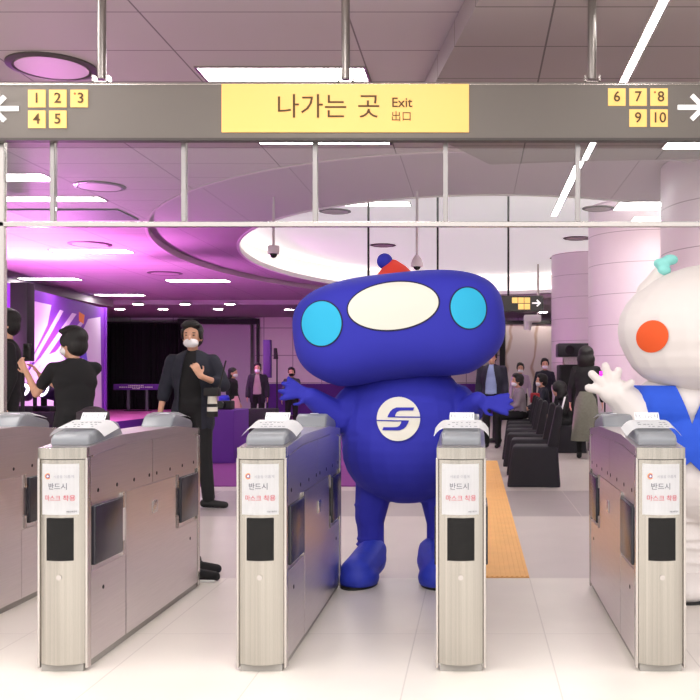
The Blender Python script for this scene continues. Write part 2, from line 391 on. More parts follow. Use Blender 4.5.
# unseen lamps added above the approach for more overhead light
for i, (x, y) in enumerate([(-3.2, 5.0), (-3.2, 3.4), (-.9, 3.6)]):
    lamp(x-.6, x+.6, y-.15, y+.15, 3.5, 'added unseen ceiling light above the approach, ' + ['over the leftmost gate', 'left and nearest the camera', 'over the middle gates'][i])

for y, t in ((10.2, 'beside the nearest column'), (14.0, 'between the nearest and middle columns'), (18.0, 'beyond the middle column'), (22.0, 'beside the farthest column')):  # unseen lamps added beyond the columns to brighten the hall
    lamp(6.9, 8.1, y-.15, y+.15, 3.5, 'added unseen ceiling light by the right wall, '+t)
# small downlights in the rear ceiling
for i, (px, py) in enumerate([(92, 304), (138, 304), (185, 304), (230, 304), (120, 309), (163, 309), (289, 309.5), (218, 309), (543, 312), (498, 312)]):
    Y = 2.17*F/(380-py); X = (px-475)*Y/F
    e = empty('downlight', (X, Y, 3.37), 0, ['small round downlight left above the stage backdrop end', 'small round downlight above the black curtain, left one', 'small round downlight above the head of the man in jacket', 'small round downlight above the lilac wall panel', 'farther small downlight above the left part of the curtain', 'farther small downlight just left of the jacket man', 'small round downlight beside the blue costume head', 'farther small downlight above the lilac wall panel', 'small round downlight under the white arrow sign', 'small round downlight hidden beside the blue head and black sign'][i], 'downlight', 'downlights in the rear ceiling')
    MB().lathe([(.17, -.008), (.17, 0), (.13, 0)], seg=24).build('rim', CHROME, e)
    MB().lathe([(.14, -.012), (.14, -.002)], seg=24).build('lens', LAMPS, e)

# round vents / speakers
def vent(px, py, w, z, label, tilt=0):
    Y = (z-1.2)*F/(380-py); X = (px-475)*Y/F; r = w*Y/F/2
    e = empty('ceiling_speaker', (X, Y, z), 0, label, 'round ceiling fitting', 'round ceiling fittings')
    MB().lathe([(r*.80, -.004), (r*.86, -.022), (r, -.012), (r, 0)], seg=40).build('rim', mat('fitting_rim', (92, 84, 84), .4, .3), e)
    MB().lathe([(r*.80, -.018), (r*.80, -.002)], seg=40).build('grille', mat('fitting_disc', (196, 184, 184), .5), e)
vent(52, 66, 86, 3.5, 'large round ceiling fitting above the left exit numbers')
vent(100, 186, 50, 3.5, 'round ceiling fitting seen through second glass pane')
vent(90, 244, 42, 3.5, 'round fitting in the magenta ceiling below the rail')
vent(165, 273, 34, 3.5, 'round fitting in violet ceiling above the man in jacket')
vent(335, 211, 32, 4.12, 'round fitting in the white oval, beside the light panel')
vent(383, 245, 26, 4.12, 'round fitting in the white oval above the blue costume')
vent(577, 238, 28, 4.12, 'round fitting in the oval nearest the middle column')
vent(562, 258, 25, 4.12, 'round fitting in the oval above the small black sign')
vent(598, 208, 32, 3.6, 'round fitting beside the right rectangular light')
# long dark air slot in the left ceiling
for x0, x1, y0, y1, nm in [(-6.3, -4.8, 12.9, 13.7, 'long dark air grille in the ceiling at upper left')]:
    boxes('air_grille', mat('dark_grille', (72, 58, 84), .6), None, (x0, x1, y0, y1, 3.478, 3.4985), smooth=False)
    tag(bpy.data.objects['air_grille'], nm, 'air grille')

# ================================================================== GLASS TRANSOM + SIGN
YT = 5.39; sc = F/YT
tr = empty('glass_transom', (0, YT, 0), 0, 'steel framed glass screen hanging across the hall over the gates', 'glass screen')
def tx(px): return (px-475)/sc
def tz(py): return 1.2-(py-380)/sc
boxes('rail', CHROME, tr, (tx(-60), tx(760), -.02, .02, tz(227), tz(222)), smooth=False, bev=.003)
boxes('head_beam', SIGNGD, tr, (tx(-60), tx(760), -.03, .03, tz(141), tz(132)), smooth=False)
boxes('post', CHROME, tr, (tx(-1.5), tx(5.5), -.02, .02, 0, tz(141)), smooth=False, bev=.003)
bars = [53.5, 184.5, 315.5, 445.5, 577.5]
for x in bars: boxes('mullion', mat('mullion_steel', (168, 163, 162), .3, .85), tr, (tx(x-2.4), tx(x+2.4), -.02, .02, tz(222), tz(141)), smooth=False, bev=.003)
ed = [-60, -1.5, ]; panes = [(-60, -1.5), (5.5, 51)]+[(a+2.6, c-2.6) for a, c in zip(bars, bars[1:])]+[(580, 708)]
for a, c in panes: boxes('glass_pane', GLASS, tr, (tx(a), tx(c), -.004, .004, tz(222), tz(141)), smooth=False)

YS = 5.30; ss = F/YS
sg = empty('exit_sign', (0, YS, 0), 0, 'wide grey overhead exit sign with a lit yellow panel and number tiles', 'sign')
def sx(px): return (px-475)/ss
def sz(py): return 1.2-(py-380)/ss
boxes('housing', SIGNG, sg, (sx(-70), sx(770), 0, .05, sz(139), sz(82)), smooth=False, bev=.004)
boxes('edge_profile', CHROME, sg, (sx(-70), sx(770), -.004, -.0005, sz(85), sz(84)), smooth=False)
boxes('bottom_profile', SIGNGD, sg, (sx(-70), sx(770), -.004, .05, sz(140.5), sz(138)), smooth=False)
boxes('yellow_panel', YEL, sg, (sx(222), sx(469), -.01, .0, sz(132.5), sz(84.5)), smooth=False)
T = lambda body, px, py, size, m=BROWNINK, y=-.0125, **k: text_mesh('lettering', body, size/ss, m, sg, sx(px), sz(py), y, **k)
T('나가는', 312, 108.5, 26); T('곳', 369, 108.5, 26)
T('Exit', 402, 103.5, 13.5, bold=.0006); T('出口', 401.5, 117.5, 10.5)
def tile(px, py, ch, dot=False):
    boxes('number_tile', YELS, sg, (sx(px), sx(px+17.4), -.006, .0, sz(py+17.4), sz(py)), smooth=False)
    T(ch, px+(8.7 if not dot else 10.5), py+8.8, 14.5, y=-.0085, bold=.0008)
    if dot: MB().cyl((sx(px+4.5), -.0085, sz(py+4)), (sx(px+4.5), -.006, sz(py+4)), 1.1/ss).build('dot_mark', mat('red_brown_mark', (190, 110, 40), .6), sg)
for a in [(28.5, 90, '1'), (49.5, 90, '2'), (70.8, 90, '3', True), (28.5, 110.8, '4'), (49.5, 110.8, '5'),
          (608, 88.6, '6'), (629.2, 88.6, '7'), (650.2, 88.6, '8', True), (629.2, 109.6, '9'), (650.2, 109.6, '10')]: tile(*a)
def arrow(px, py, d):
    b = MB(); t = 2.4; L = 26
    b.box(sx(px), sx(px+L), -.006, 0, sz(py+t), sz(py-t))
    tipx = sx(px if d < 0 else px+L); zz = sz(py)
    for s_ in (1, -1):
        M = Matrix.Translation((tipx, 0, zz)) @ Matrix.Rotation(s_*math.radians(45), 4, 'Y')
        if d > 0: b.box(-17/ss, 1.2/ss, -.006, 0, -t/ss, t/ss, M=M)
        else: b.box(-1.2/ss, 17/ss, -.006, 0, -t/ss, t/ss, M=M)
    b.build('arrow', WHITEP, sg, smooth=False)
arrow(-7, 108.8, -1); arrow(677.5, 107.5, 1)
for px in (100, 345, 592.5):
    x = sx(px)
    MB().cyl((x, .025, sz(80)+.01), (x, .025, 3.5 if px < 480 else 3.33), .024).build('hanger_pole', POLE, sg)
    boxes('hanger_bracket', CHROME, sg, (x-.045, x-.033, .0, .05, sz(82), sz(75)), (x+.033, x+.045, .0, .05, sz(82), sz(75)), (x-.045, x+.045, .0, .05, sz(82), sz(81)), smooth=False)
    if px < 480: boxes('ceiling_plate', POLE, sg, (x-.08, x+.08, -.05, .10, 3.49, 3.4995), smooth=False)

# small rear sign on three black rods
YB = 15.0; sb = F/YB
rs = empty('hanging_sign', (0, YB, 0), 0, 'small black hanging sign with yellow tiles and a white arrow beyond', 'sign')
bx = lambda px: (px-475)/sb
bz = lambda py: 1.2-(py-380)/sb
boxes('board', mat('sign_black', (44, 42, 42), .5), rs, (bx(352), bx(543.5), 0, .12, bz(311.5), bz(295.5)), smooth=False, bev=.01)
for px in (368, 437.5, 508.5): MB().cyl((bx(px), .06, bz(296)), (bx(px), .06, 4.12), .018, seg=10).build('rod', BLACK, rs)
for (px, py) in [(512, 297.5), (518.2, 297.5), (524.4, 297.5), (518.2, 303.8), (524.4, 303.8)]:
    boxes('number_tile', YELS, rs, (bx(px), bx(px+5.6), -.01, 0, bz(py+5.6), bz(py)), smooth=False)
b = MB(); b.box(bx(532), bx(540), -.01, 0, bz(303.8), bz(302.4))
for s_ in (1, -1): b.box(-4.5/sb, .5/sb, -.01, 0, -.75/sb, .75/sb, M=Matrix.Translation((bx(540), 0, bz(303.1))) @ Matrix.Rotation(s_*math.radians(45), 4, 'Y'))
b.build('arrow', WHITEP, rs, smooth=False)

# dome cameras
def domecam(px, py, Y, ztop, label, bell):
    x, y, z = PX(px, py, Y); e = empty('dome_camera', (x, y, z), 0, label, 'security camera', 'ceiling dome cameras')
    MB().cyl((0, 0, .06), (0, 0, ztop-z), .018).build('drop_pipe', mat('white_pipe', (214, 200, 206), .5), e)
    if bell: MB().lathe([(.075, -.06), (.078, -.02), (.06, .04), (.02, .09)], seg=28).build('housing', mat('white_housing', (226, 210, 220), .4), e)
    else: MB().lathe([(.072, -.05), (.078, -.045), (.078, .045), (.07, .055)], seg=28).build('housing', mat('white_housing', (226, 210, 220), .4), e)
    MB().ell((0, 0, -.055), (.048, .048, .05)).build('dome', BLACKGL, e)
domecam(273.5, 250, 12.6, 3.6, 'white dome camera on a drop pipe left of the blue costume', False)
domecam(417, 262, 12.2, 3.6, 'white bell-shaped dome camera on a pipe right of the red cap', True)
e = empty('ceiling_projector', PX(532, 320, 24), 0, 'small white projector camera hung from the ceiling under the small sign', 'projector')
MB().cyl((.15, 0, .1), (.15, 0, 1.4), .03).build('drop_pipe', CHROME, e)
boxes('housing', WHITEC, e, (-.2, .22, -.2, .15, -.05, .12), bev=.02); MB().cyl((-.12, -.05, -.25), (-.10, -.1, .0), .09, .11).build('lens_hood', WHITEC, e)

# ================================================================== GATES
def fy(x, hw=.093, bulge=.035):   # convex front of the end columns (local y)
    return -bulge*(1-(min(abs(x), hw)/hw)**2)
GL = 1.62
def make_gate():
    g = empty('ticket_gate', (0, 0, 0))
    prof = [(.035, .03), (GL-.035, .03), (GL-.035, .918), (GL-.42, .945), (.42, .945), (.035, .918)]
    MB().prism(prof, 'X', -.092, .092).build('cabinet', STEEL, g, smooth=False)
    boxes('plinth', mat('plinth_grey', (150, 146, 140), .5), g, (-.086, .086, .0, GL, .0, .03), smooth=False)
    # top bezel
    tp = [(.03, .885), (.42, .912), (GL-.42, .912), (GL-.03, .885), (GL-.03, .922), (GL-.42, .952), (.42, .952), (.03, .922)]
    MB().prism(tp, 'X', -.1005, .1005).build('top_cover', STEEL, g, smooth=False)
    for end in (0, 1):
        M = lambda y: y if end == 0 else GL-y
        sgn = 1 if end == 0 else -1
        pts = [(x, M(.005+fy(x))) for x in [(-.093+.186*k/16) for k in range(17)]]
        pts += [(.093, M(.07)), (-.093, M(.07))]
        MB().prism(pts, 'Z', .032, .872).build('front_column' if end == 0 else 'rear_column', STEELF, g)
        pts2 = [(x, M(.0+fy(x, .1, .036))) for x in [(-.1+.2*k/16) for k in range(17)]]+[(.1, M(.07)), (-.1, M(.07))]
        MB().prism(pts2, 'Z', .876, .922).build('column_cap', STEELF, g)
        for q in ((-.1035, -.0935), (.0935, .1035)): boxes('corner_trim', CHROME, g, (*q, min(M(.0), M(.04)), max(M(.0), M(.04)), .012, .878), smooth=False, bev=.002)
        # black sensor window, curved
        def win(u, v, x0=-.056, x1=.056, z0=.46, z1=.635, off=.004):
            x = x0+(x1-x0)*u; return (x, M(.005+fy(x)-off), z0+(z1-z0)*v)
        MB().sheet(win, 12, 2, .004).build('sensor_window', BLACKGL, g, smooth=False)
        MB().cyl((0, M(-.034), .392), (0, M(-.020), .392), .011).build('key_lock', CHROME, g)
        # card reader pod (wedge)
        rp = [(M(.07), .922), (M(.07), .958), (M(.10), .975), (M(.36), 1.018), (M(.41), 1.006), (M(.47), .948), (M(.42), .94)]
        MB().prism(rp, 'X', -.082, .082, bev=.012).build('card_reader', GREYPL, g)
        boxes('reader_lamp', mat('reader_lamp_white', (235, 235, 238), .3, emit=.4), g, (-.02, .02, min(M(.30), M(.34)), max(M(.30), M(.34)), 1.012, 1.0175), smooth=False)
    for s_ in (1, -1):
        X0, X1 = sorted((s_*.092, s_*.1000))
        for a, c in ((.045, GL/2-.004), (GL/2+.004, GL-.045)):
            up = [(a, .694), (c, .694), (c, .905), (.42, .905), (a, .880)] if a < .4 else [(a, .694), (c, .694), (c, .880), (GL-.42, .905), (a, .905)]
            MB().prism(up, 'X', X0, X1).build('upper_panel', STEEL, g, smooth=False)
        MB().box(X0, X1, .45, 1.17, .035, .688).build('service_door', STEEL, g, smooth=False)
        XX = sorted((s_*.092, s_*.0985))
        for q in ((.045, .445), (1.175, GL-.045)): MB().box(*XX, *q, .035, .40).build('lower_panel', STEEL, g, smooth=False)
        for y0, y1, yb in ((.06, .38, .40), (GL-.38, GL-.06, GL-.42)):
            XF = sorted((s_*.09, s_*.112))
            boxes('flap_panel', FLAP, g, (*XF, y0, y1, .425, .672), bev=.006)
            XB = sorted((s_*.092, s_*.104))
            for q in ((.62, .69), (.405, .47)): boxes('flap_bracket', CHROME, g, (*XB, yb, yb+.02, *q), smooth=False)
        XL = sorted((s_*.1, s_*.106))
        boxes('door_lock', CHROME, g, (*XL, .80, .87, .54, .60), bev=.002)
        for y in (.12, .335, .55, .76, .87, 1.08, 1.29, 1.50):
            MB().cyl((s_*.099, y, .733), (s_*.1015, y, .733), .009, seg=10).build('screw', BLACK, g)
        for y in (.18, GL-.18): MB().cyl((s_*.098, y, .31), (s_*.1005, y, .31), .009, seg=10).build('screw', BLACK, g)
    return g
G0 = make_gate()
gx = [-2.52, -1.70, -.880, -.058, .766]
glab = ['steel ticket gate at the left frame edge, only its side seen', 'steel ticket gate left of the man in the jacket, first whole one from left',
        'steel ticket gate with its side mirroring the blue costume', 'steel ticket gate right of the blue costume, seen end on', 'steel ticket gate in front of the white costume, rightmost']
short = ['at the left frame edge', 'of the first whole gate from left', 'of the gate mirroring the blue costume', 'of the end-on gate right of the blue costume', 'of the rightmost gate by the white costume']
def slip(u, v, kx=.118, y0=.13, y1=.30):
    x = (u-.5)*2*kx; y = y0+(y1-y0)*v; base = .986+.165*(y-.10)+.004
    d = max(0, abs(x)-.07); return (x, y+.25*d, base-d*d*16+.0005)
for i, x in enumerate(gx):
    g = G0 if i == 0 else copy_tree(G0)
    g.location = (x, 3.955, 0); tag(g, glab[i], 'ticket gate', 'ticket gates in a row')
    if i == 0: continue
    # curved notice on the column
    n = empty('mask_notice', (x, 3.955, 0), 0, 'white wear-a-mask notice taped on the front '+short[i], 'notice', 'mask notices on the gate fronts')
    def ns(u, v): xx = -.078+.152*u; return (xx, .005+fy(xx)-.0035, .648+.208*v)
    MB().sheet(ns, 10, 2, .001).build('sheet', PAPER, n, smooth=False)
    bend = lambda q: .005+fy(q)-.0052
    RED = mat('pink_red_ink', (206, 96, 110), .7); GRY = mat('grey_ink', (120, 120, 132), .7); PAL = mat('pale_grey_ink', (190, 190, 198), .7)
    tm = lambda t, s, m, xx, z, **k: text_mesh('lettering', t, s, m, n, xx, z, 0, bend=bend, thick=.0004, **k)
    tm('반드시', .030, GRY, -.006, .763, bold=0); tm('마스크 착용', .026, RED, 0, .715, bold=0)
    tm('서울을 이롭게', .014, PAL, .018 if i != 3 else -.004, .804)
    tm('서울교통공사', .007, GRY, .048, .661)
    if i != 3:
        b = MB(); b.cyl((-.048, bend(-.048)-.001, .806), (-.048, bend(-.048)+.001, .806), .0125, seg=20); b.build('round_mark', mat('orange_mark', (226, 150, 90), .6), n)
        b = MB(); b.cyl((-.048, bend(-.048)-.0018, .806), (-.048, bend(-.048), .806), .0085, seg=16); b.build('round_mark_centre', mat('violet_mark', (90, 70, 120), .6), n)
        b = MB(); b.cyl((-.048, bend(-.048)-.0026, .806), (-.048, bend(-.048), .806), .004, seg=16); b.build('round_mark_dot', PAPER, n)
    # paper slip draped over the card reader, and the small card behind
    p = empty('reader_paper', (x, 3.955, 0), 0, 'creased white paper over the front reader '+short[i], 'paper', 'papers on the card readers')
    MB().sheet(slip, 20, 6, .0012).build('sheet', PAPER, p)
    b = MB()
    for r_ in range(3):
        for k in range(7):
            if random.random() < .25: continue
            xx = -.058+k*.0185+random.uniform(-.003, .003); yy = .16+r_*.04; z = .986+.165*(yy-.10)+.0048
            b.box(xx, xx+random.uniform(.006, .014), yy, yy+.012, z, z+.0012)
    b.build('print', GRY, p, smooth=False)
    c = empty('reader_card', (x, 3.955, 0), 0, 'small printed card behind the paper '+short[i], 'card', 'cards on the card readers')
    CT = Matrix.Translation((0, .325, 1.036)) @ Matrix.Rotation(math.radians(48), 4, 'X')
    MB().box(-.054, .054, -.024, .024, -.001, .001, M=CT).build('sheet', PAPER, c, smooth=False)
    t_ = text_mesh('lettering', '태그금지', .028, GRY, c, 0, 0, 0, thick=.0004)
    CM_ = CT @ Matrix.Translation((0, 0, .0016)) @ Matrix.Rotation(-PI/2, 4, 'X')
    t_.data.transform(CM_)
    b = MB()
    for q in ((-.05, .05, .019, .0205), (-.05, .05, -.0205, -.019), (-.05, -.0485, -.019, .019), (.0485, .05, -.019, .019)): b.box(*q, .001, .0016, M=CT)
    b.build('print', GRY, c, smooth=False)
# white paper hanging from the rear readers
for i in (0, 1, 4):
    def rp(u, v): y = GL-.30+.17*u; xx = (v-.5)*.19; d = max(0, abs(xx)-.06); return (xx, y, 1.024-.165*(u*.17)-d*d*10)
    o = MB().sheet(rp, 6, 8, .001).build('reader_paper', PAPER); o.location = (gx[i], 3.955, 0)
    tag(o, 'white paper on rear reader '+short[i], 'paper', 'papers on the rear readers')

# ================================================================== PEOPLE
def hand(b, wrist, direction, palm_n, s=1.0, curl=.35, side=1, r=.0088, fan=.12):
    """palm and five fingers; direction = where the fingers point, palm_n = palm normal"""
    d = Vector(direction).normalized(); n = Vector(palm_n).normalized(); t = d.cross(n).normalized()*side
    W = Vector(wrist); n = t.cross(d).normalized()*side
    for k in (-1, -.33, .33, 1):
        b.cap(W+t*k*.012*s, W+d*.085*s+t*k*.030*s, .016*s, .0125*s)
    L = [.068, .082, .076, .058]
    for k in range(4):
        base = W+d*.082*s+t*(1-k*.667)*.031*s
        df = (d+t*(1-k*.667)*fan).normalized()
        p1 = base+(df+n*curl*.3)*L[k]*.5*s; p2 = p1+(df*math.cos(curl)+n*math.sin(curl))*L[k]*.5*s
        b.cap(base, p1, r*s*1.1, r*s, 1); b.cap(p1, p2, r*s, r*s*.85, 1)
    tb = W+d*.022*s+t*.028*s; t1 = tb+(d*.5+t*.75+n*.2).normalized()*.045*s; t2 = t1+(d*.85+t*.35+n*.35).normalized()*.032*s
    b.cap(tb, t1, .014*s, .0115*s, 1); b.cap(t1, t2, .0115*s, .0095*s, 1)

STAND = dict(head=(0, -.015, 1.605), neck=(0, 0, 1.44), chest=(0, 0, 1.27), belly=(0, 0, 1.08), pelvis=(0, 0, .93),
             shL=(-.175, 0, 1.395), elL=(-.235, .02, 1.13), wrL=(-.25, -.06, .89), shR=(.175, 0, 1.395), elR=(.235, .02, 1.13), wrR=(.25, -.06, .89),
             hiL=(-.09, 0, .90), knL=(-.10, -.02, .49), anL=(-.105, .02, .085), hiR=(.09, 0, .90), knR=(.10, -.02, .49), anR=(.105, .02, .085))
SIT = dict(head=(0, -.03, 1.16), neck=(0, 0, 1.0), chest=(0, .01, .84), belly=(0, .03, .66), pelvis=(0, .03, .53),
           shL=(-.175, 0, .96), elL=(-.22, -.08, .71), wrL=(-.14, -.30, .63), shR=(.175, 0, .96), elR=(.22, -.08, .71), wrR=(.14, -.30, .63),
           hiL=(-.09, 0, .52), knL=(-.11, -.42, .50), anL=(-.11, -.44, .085), hiR=(.09, 0, .52), knR=(.11, -.42, .50), anR=(.11, -.44, .085))
def person(label, loc, rz=0, H=1.72, base=STAND, pose={}, top=BLKC, sleeve='long', jacket=None, legs='trousers', legm=BLKC, shoem=BLACK,
           hair='short', hairm=HAIR, mask=MASK, vox=.012, hs=1.07, group=None, hem=None, feet={}, hands={}, headrot=0, name='person', body_only=False, stripes=None):
    k = H/1.72; J = {a: Vector(v)*k for a, v in {**base, **pose}.items()}
    e = empty(name, loc, rz, label, 'person', group)
    h = J['head']; HR = Matrix.Translation(h) @ Matrix.Rotation(headrot, 4, 'Z')
    kh = k*hs; hp = lambda x, y, z: HR @ Vector((x*kh, y*kh, z*kh))
    # --- body
    b = MB()
    def hell(c, r, rot=(0, 0, 0)): b.ell(hp(*c), tuple(v*kh for v in r), (0, 0, headrot))
    hell((0, 0, .025), (.076, .095, .092)); hell((0, -.018, -.045), (.058, .07, .065)); hell((0, -.045, -.085), (.030, .032, .024))
    hell((0, -.098, -.012), (.012, .018, .024)); hell((0, -.088, -.052), (.024, .010, .009))
    hell((-.077, .008, -.01), (.010, .018, .028)); hell((.077, .008, -.01), (.010, .018, .028))
    b.cap(J['neck']-Vector((0, 0, .03)), h+Vector((0, .015*k, -.06*k)), .05*k, .048*k)
    b.cap(J['chest']+Vector((-.075*k, 0, 0)), J['chest']+Vector((.075*k, 0, 0)), .10*k); b.ell(J['belly'], (.13*k, .095*k, .15*k))
    b.cap(J['pelvis']+Vector((-.06*k, 0, 0)), J['pelvis']+Vector((.06*k, 0, 0)), .095*k); b.cap(J['shL'], J['shR'], .052*k)
    for s_ in 'LR':
        b.cap(J['sh'+s_], J['el'+s_], .044*k, .037*k); b.cap(J['el'+s_], J['wr'+s_], .037*k, .026*k)
        b.cap(J['hi'+s_], J['kn'+s_], .075*k, .052*k); b.cap(J['kn'+s_], J['an'+s_], .05*k, .033*k)
        f = feet.get(s_, (0, -1, 0)); b.cap(J['an'+s_]-Vector((0, 0, .04*k)), J['an'+s_]+Vector(f).normalized()*.13*k-Vector((0, 0, .05*k)), .03*k, .025*k)
        dflt = (J['wr'+s_]-J['el'+s_]); hd = hands.get(s_, {})
        hand(b, J['wr'+s_], hd.get('d', dflt), hd.get('n', (1 if s_ == 'L' else -1, 0, 0.01)), s=k*hd.get('s', 1), curl=hd.get('curl', .6), side=hd.get('side', 1), r=.0095 if vox > .008 else .0088)
    b.build('body', SKIN, e, vox=vox if vox < .012 else .011, sm=3)
    # --- trousers / skirt
    b = MB()
    if legs == 'trousers':
        b.cap(J['pelvis']+Vector((-.065*k, 0, .02)), J['pelvis']+Vector((.065*k, 0, .02)), .112*k)
        for s_ in 'LR':
            b.cap(J['hi'+s_], J['kn'+s_], .098*k, .072*k); b.cap(J['kn'+s_], J['an'+s_]+Vector((0, 0, .015)), .072*k, .060*k)
    else:
        b.lathe([(.13*k, J['pelvis'].z+.12*k), (.17*k, J['pelvis'].z), (.21*k, .55*k), (.24*k, .28*k), (.225*k, .28*k), (.0, .5*k)], seg=28)
        b2 = MB()
        for s_ in 'LR': b2.cap(J['kn'+s_], J['an'+s_]+Vector((0, 0, .0)), .055*k, .04*k)
        b2.build('leggings', BLKC, e, vox=.012)
    b.build('trousers' if legs == 'trousers' else 'skirt', legm, e, vox=vox if legs == 'trousers' else 0)
    # --- top
    def torso(b, g, hemz=None, slv='long', open_front=0):
        b.cap(J['chest']+Vector((-.085*k, 0, 0)), J['chest']+Vector((.085*k, 0, 0)), (.108+g)*k)
        b.ell(J['belly'], ((.158+g)*k, (.115+g)*k, .20*k)); b.ell(J['chest'].lerp(J['neck'], .3), ((.185+g)*k, (.118+g)*k, .17*k)); b.ell(J['chest'].lerp(J['belly'], .5), ((.172+g)*k, (.12+g)*k, .18*k)); b.cap(J['shL'], J['shR'], (.056+g*.4)*k)
        for s_ in 'LR': b.cap(J['sh'+s_], J['neck']+Vector((0, .01, -.03*k)), (.056+g*.5)*k, (.058+g*.3)*k)
        b.cap(J['chest']+Vector((0, 0, .02)), J['neck']+Vector((0, .01, -.035*k)), .1*k, .062*k)
        if hemz:
            hz = hemz*k
            b.cap((J['pelvis']+Vector((-.08*k, 0, 0))), Vector((-.085*k, J['pelvis'].y, hz)), (.105+g)*k); b.cap((J['pelvis']+Vector((.08*k, 0, 0))), Vector((.085*k, J['pelvis'].y, hz)), (.105+g)*k)
        b.cap(J['pelvis']+Vector((-.05*k, 0, .05)), J['pelvis']+Vector((.05*k, 0, .05)), (.12+g)*k)
        for s_ in 'LR':
            if slv == 'none': continue
            if slv == 'short':
                m_ = J['sh'+s_].lerp(J['el'+s_], .62); b.cap(J['sh'+s_], m_, (.060+g)*k, (.056+g)*k)
            else:
                fr = .93 if slv == 'long' else .35
                b.cap(J['sh'+s_], J['el'+s_], (.058+g)*k, (.052+g)*k); b.cap(J['el'+s_], J['el'+s_].lerp(J['wr'+s_], fr), (.052+g)*k, (.042+g)*k)
    b = MB(); torso(b, 0, hem if not jacket else None, sleeve); b.build('shirt', top, e, vox=vox, sm=14)
    if jacket:
        jm, jl = jacket
        b = MB(); torso(b, .016, hem, jl)
        # open front: cut a wedge away along the chest
        o = b.build('jacket', jm, e, vox=vox, sm=12)
        bm = bmesh.new(); bm.from_mesh(o.data)
        ny = J['chest'].y
        def inside(c):
            if c.y > ny-.03: return False
            tt = (J['neck'].z+.02-c.z)/k
            return tt > -.06 and abs(c.x-J['chest'].x) < (.045+.06*min(1, max(0, tt)/.35))*k and c.y > ny-.21*k
        cx = J['chest'].x; sl = .06/.35
        for co, no in (((cx-.045*k, 0, J['neck'].z+.02), (1, 0, -sl)), ((cx+.045*k, 0, J['neck'].z+.02), (1, 0, sl)), ((cx-.105*k, 0, 0), (1, 0, 0)), ((cx+.105*k, 0, 0), (1, 0, 0))):
            bmesh.ops.bisect_plane(bm, geom=bm.verts[:]+bm.edges[:]+bm.faces[:], plane_co=co, plane_no=no, dist=1e-6)
        bmesh.ops.delete(bm, geom=[f for f in bm.faces if inside(f.calc_center_median())], context='FACES'); bmesh.ops.solidify(bm, geom=bm.faces[:], thickness=.006); bm.to_mesh(o.data); bm.free()
    if stripes:
        for s_ in 'LR': MB().cap(J['sh'+s_]+Vector((0, -.06, 0))*k, J['el'+s_]+Vector((0, -.05, .01))*k, .022*k).build('sleeve_stripe', stripes, e)
    for s_ in 'LR':
        a = J['an'+s_]; f = Vector(feet.get(s_, (0, -1, 0))).normalized(); z0 = a.z-.085*k
        b = MB(); A = Vector((a.x, a.y, z0))
        b.cap(A-f*.045*k+Vector((0, 0, .045)), A+f*.17*k+Vector((0, 0, .034)), .044*k, .034*k); b.cap(A+Vector((0, 0, .05)), a+Vector((0, 0, .0)), .045*k, .045*k)
        o = b.build('shoe', shoem, e, vox=.012)
        bm = bmesh.new(); bm.from_mesh(o.data)
        for v in bm.verts: v.co.z = max(v.co.z, z0+.001)
        bm.to_mesh(o.data); bm.free()
    # --- hair
    b = MB()
    def he(c, r): b.ell(hp(*c), tuple(v*kh for v in r), (0, 0, headrot))
    if hair == 'short':
        he((0, .026, .060), (.092, .098, .086)); he((0, .045, -.005), (.086, .074, .088)); he((-.045, -.050, .100), (.044, .038, .026)); he((.038, -.050, .104), (.046, .038, .025)); he((-.01, -.01, .115), (.07, .08, .042))
        he((-.078, -.008, .030), (.018, .050, .052)); he((.078, -.008, .030), (.018, .050, .052))
    elif hair == 'bob':
        he((0, .01, .045), (.115, .125, .11)); he((0, .045, -.05), (.135, .095, .12)); he((0, .03, -.12), (.13, .08, .06))
    else:
        he((0, .018, .05), (.092, .105, .085)); he((0, .05, -.02), (.09, .07, .12)); b.cap(hp(-.04, .07, -.05), hp(-.05, .09, -.33), .05*k, .035*k); b.cap(hp(.04, .07, -.05), hp(.05, .09, -.33), .05*k, .035*k)
    b.build('hair', hairm, e, vox=.008 if vox < .01 else .012, sm=6)
    if mask:
        b = MB(); b.ell(hp(0, -.050, -.050), (.066*kh, .056*kh, .044*kh), (0, 0, headrot)); b.ell(hp(0, -.088, -.030), (.020*kh, .022*kh, .024*kh), (0, 0, headrot)); b.build('face_mask', mask, e, vox=.006, sm=4)
    if hair != 'back':
        b = MB()
        for s_ in (-1, 1): b.ell(hp(s_*.030, -.083, .016), (.013*k, .008*k, .005*k), (0, 0, headrot)); b.ell(hp(s_*.031, -.083, .038), (.019*k, .008*k, .004*k), (0, 0, headrot))
        b.build('eyes', BLACK, e)
    return e

# man in the open jacket
person('man in open navy jacket and white mask walking up behind the gates', (-2.66, 9.05, 0), .05, 1.72, hs=1.07,
       pose=dict(shL=(-.185, 0, 1.375), elL=(-.265, .03, 1.12), wrL=(-.30, -.02, .89), shR=(.185, 0, 1.375), elR=(.285, .0, 1.15), wrR=(.12, -.22, 1.235), knR=(.12, -.05, .49), anR=(.16, -.06, .085), head=(0, -.02, 1.60)),
       jacket=(NAVY, 'mid'), sleeve='short', hem=.78, vox=.009, headrot=0, feet={'R': (.9, -.25, 0), 'L': (-.2, -1, 0)},
       hands={'R': dict(d=(-.35, -.1, .8), n=(-.5, .6, 0), curl=1.3, side=-1), 'L': dict(curl=.5)})
e = empty('photo_camera', (-2.43, 8.88, .86), 0, 'black camera with white banded lens hanging at the jacket man\'s hip', 'camera')
MB().lathe([(.030, .0), (.050, .0), (.050, .05)], seg=24).build('lens_hood', BLACK, e)
MB().lathe([(.048, .05), (.048, .09)], seg=24).build('lens_barrel', WFELT, e); MB().lathe([(.046, .09), (.046, .12)], seg=24).build('focus_ring', BLACK, e)
MB().lathe([(.044, .12), (.040, .19)], seg=24).build('lens_tube', WFELT, e); boxes('camera_body', BLACK, e, (-.07, .07, -.05, .05, .19, .27), bev=.012)
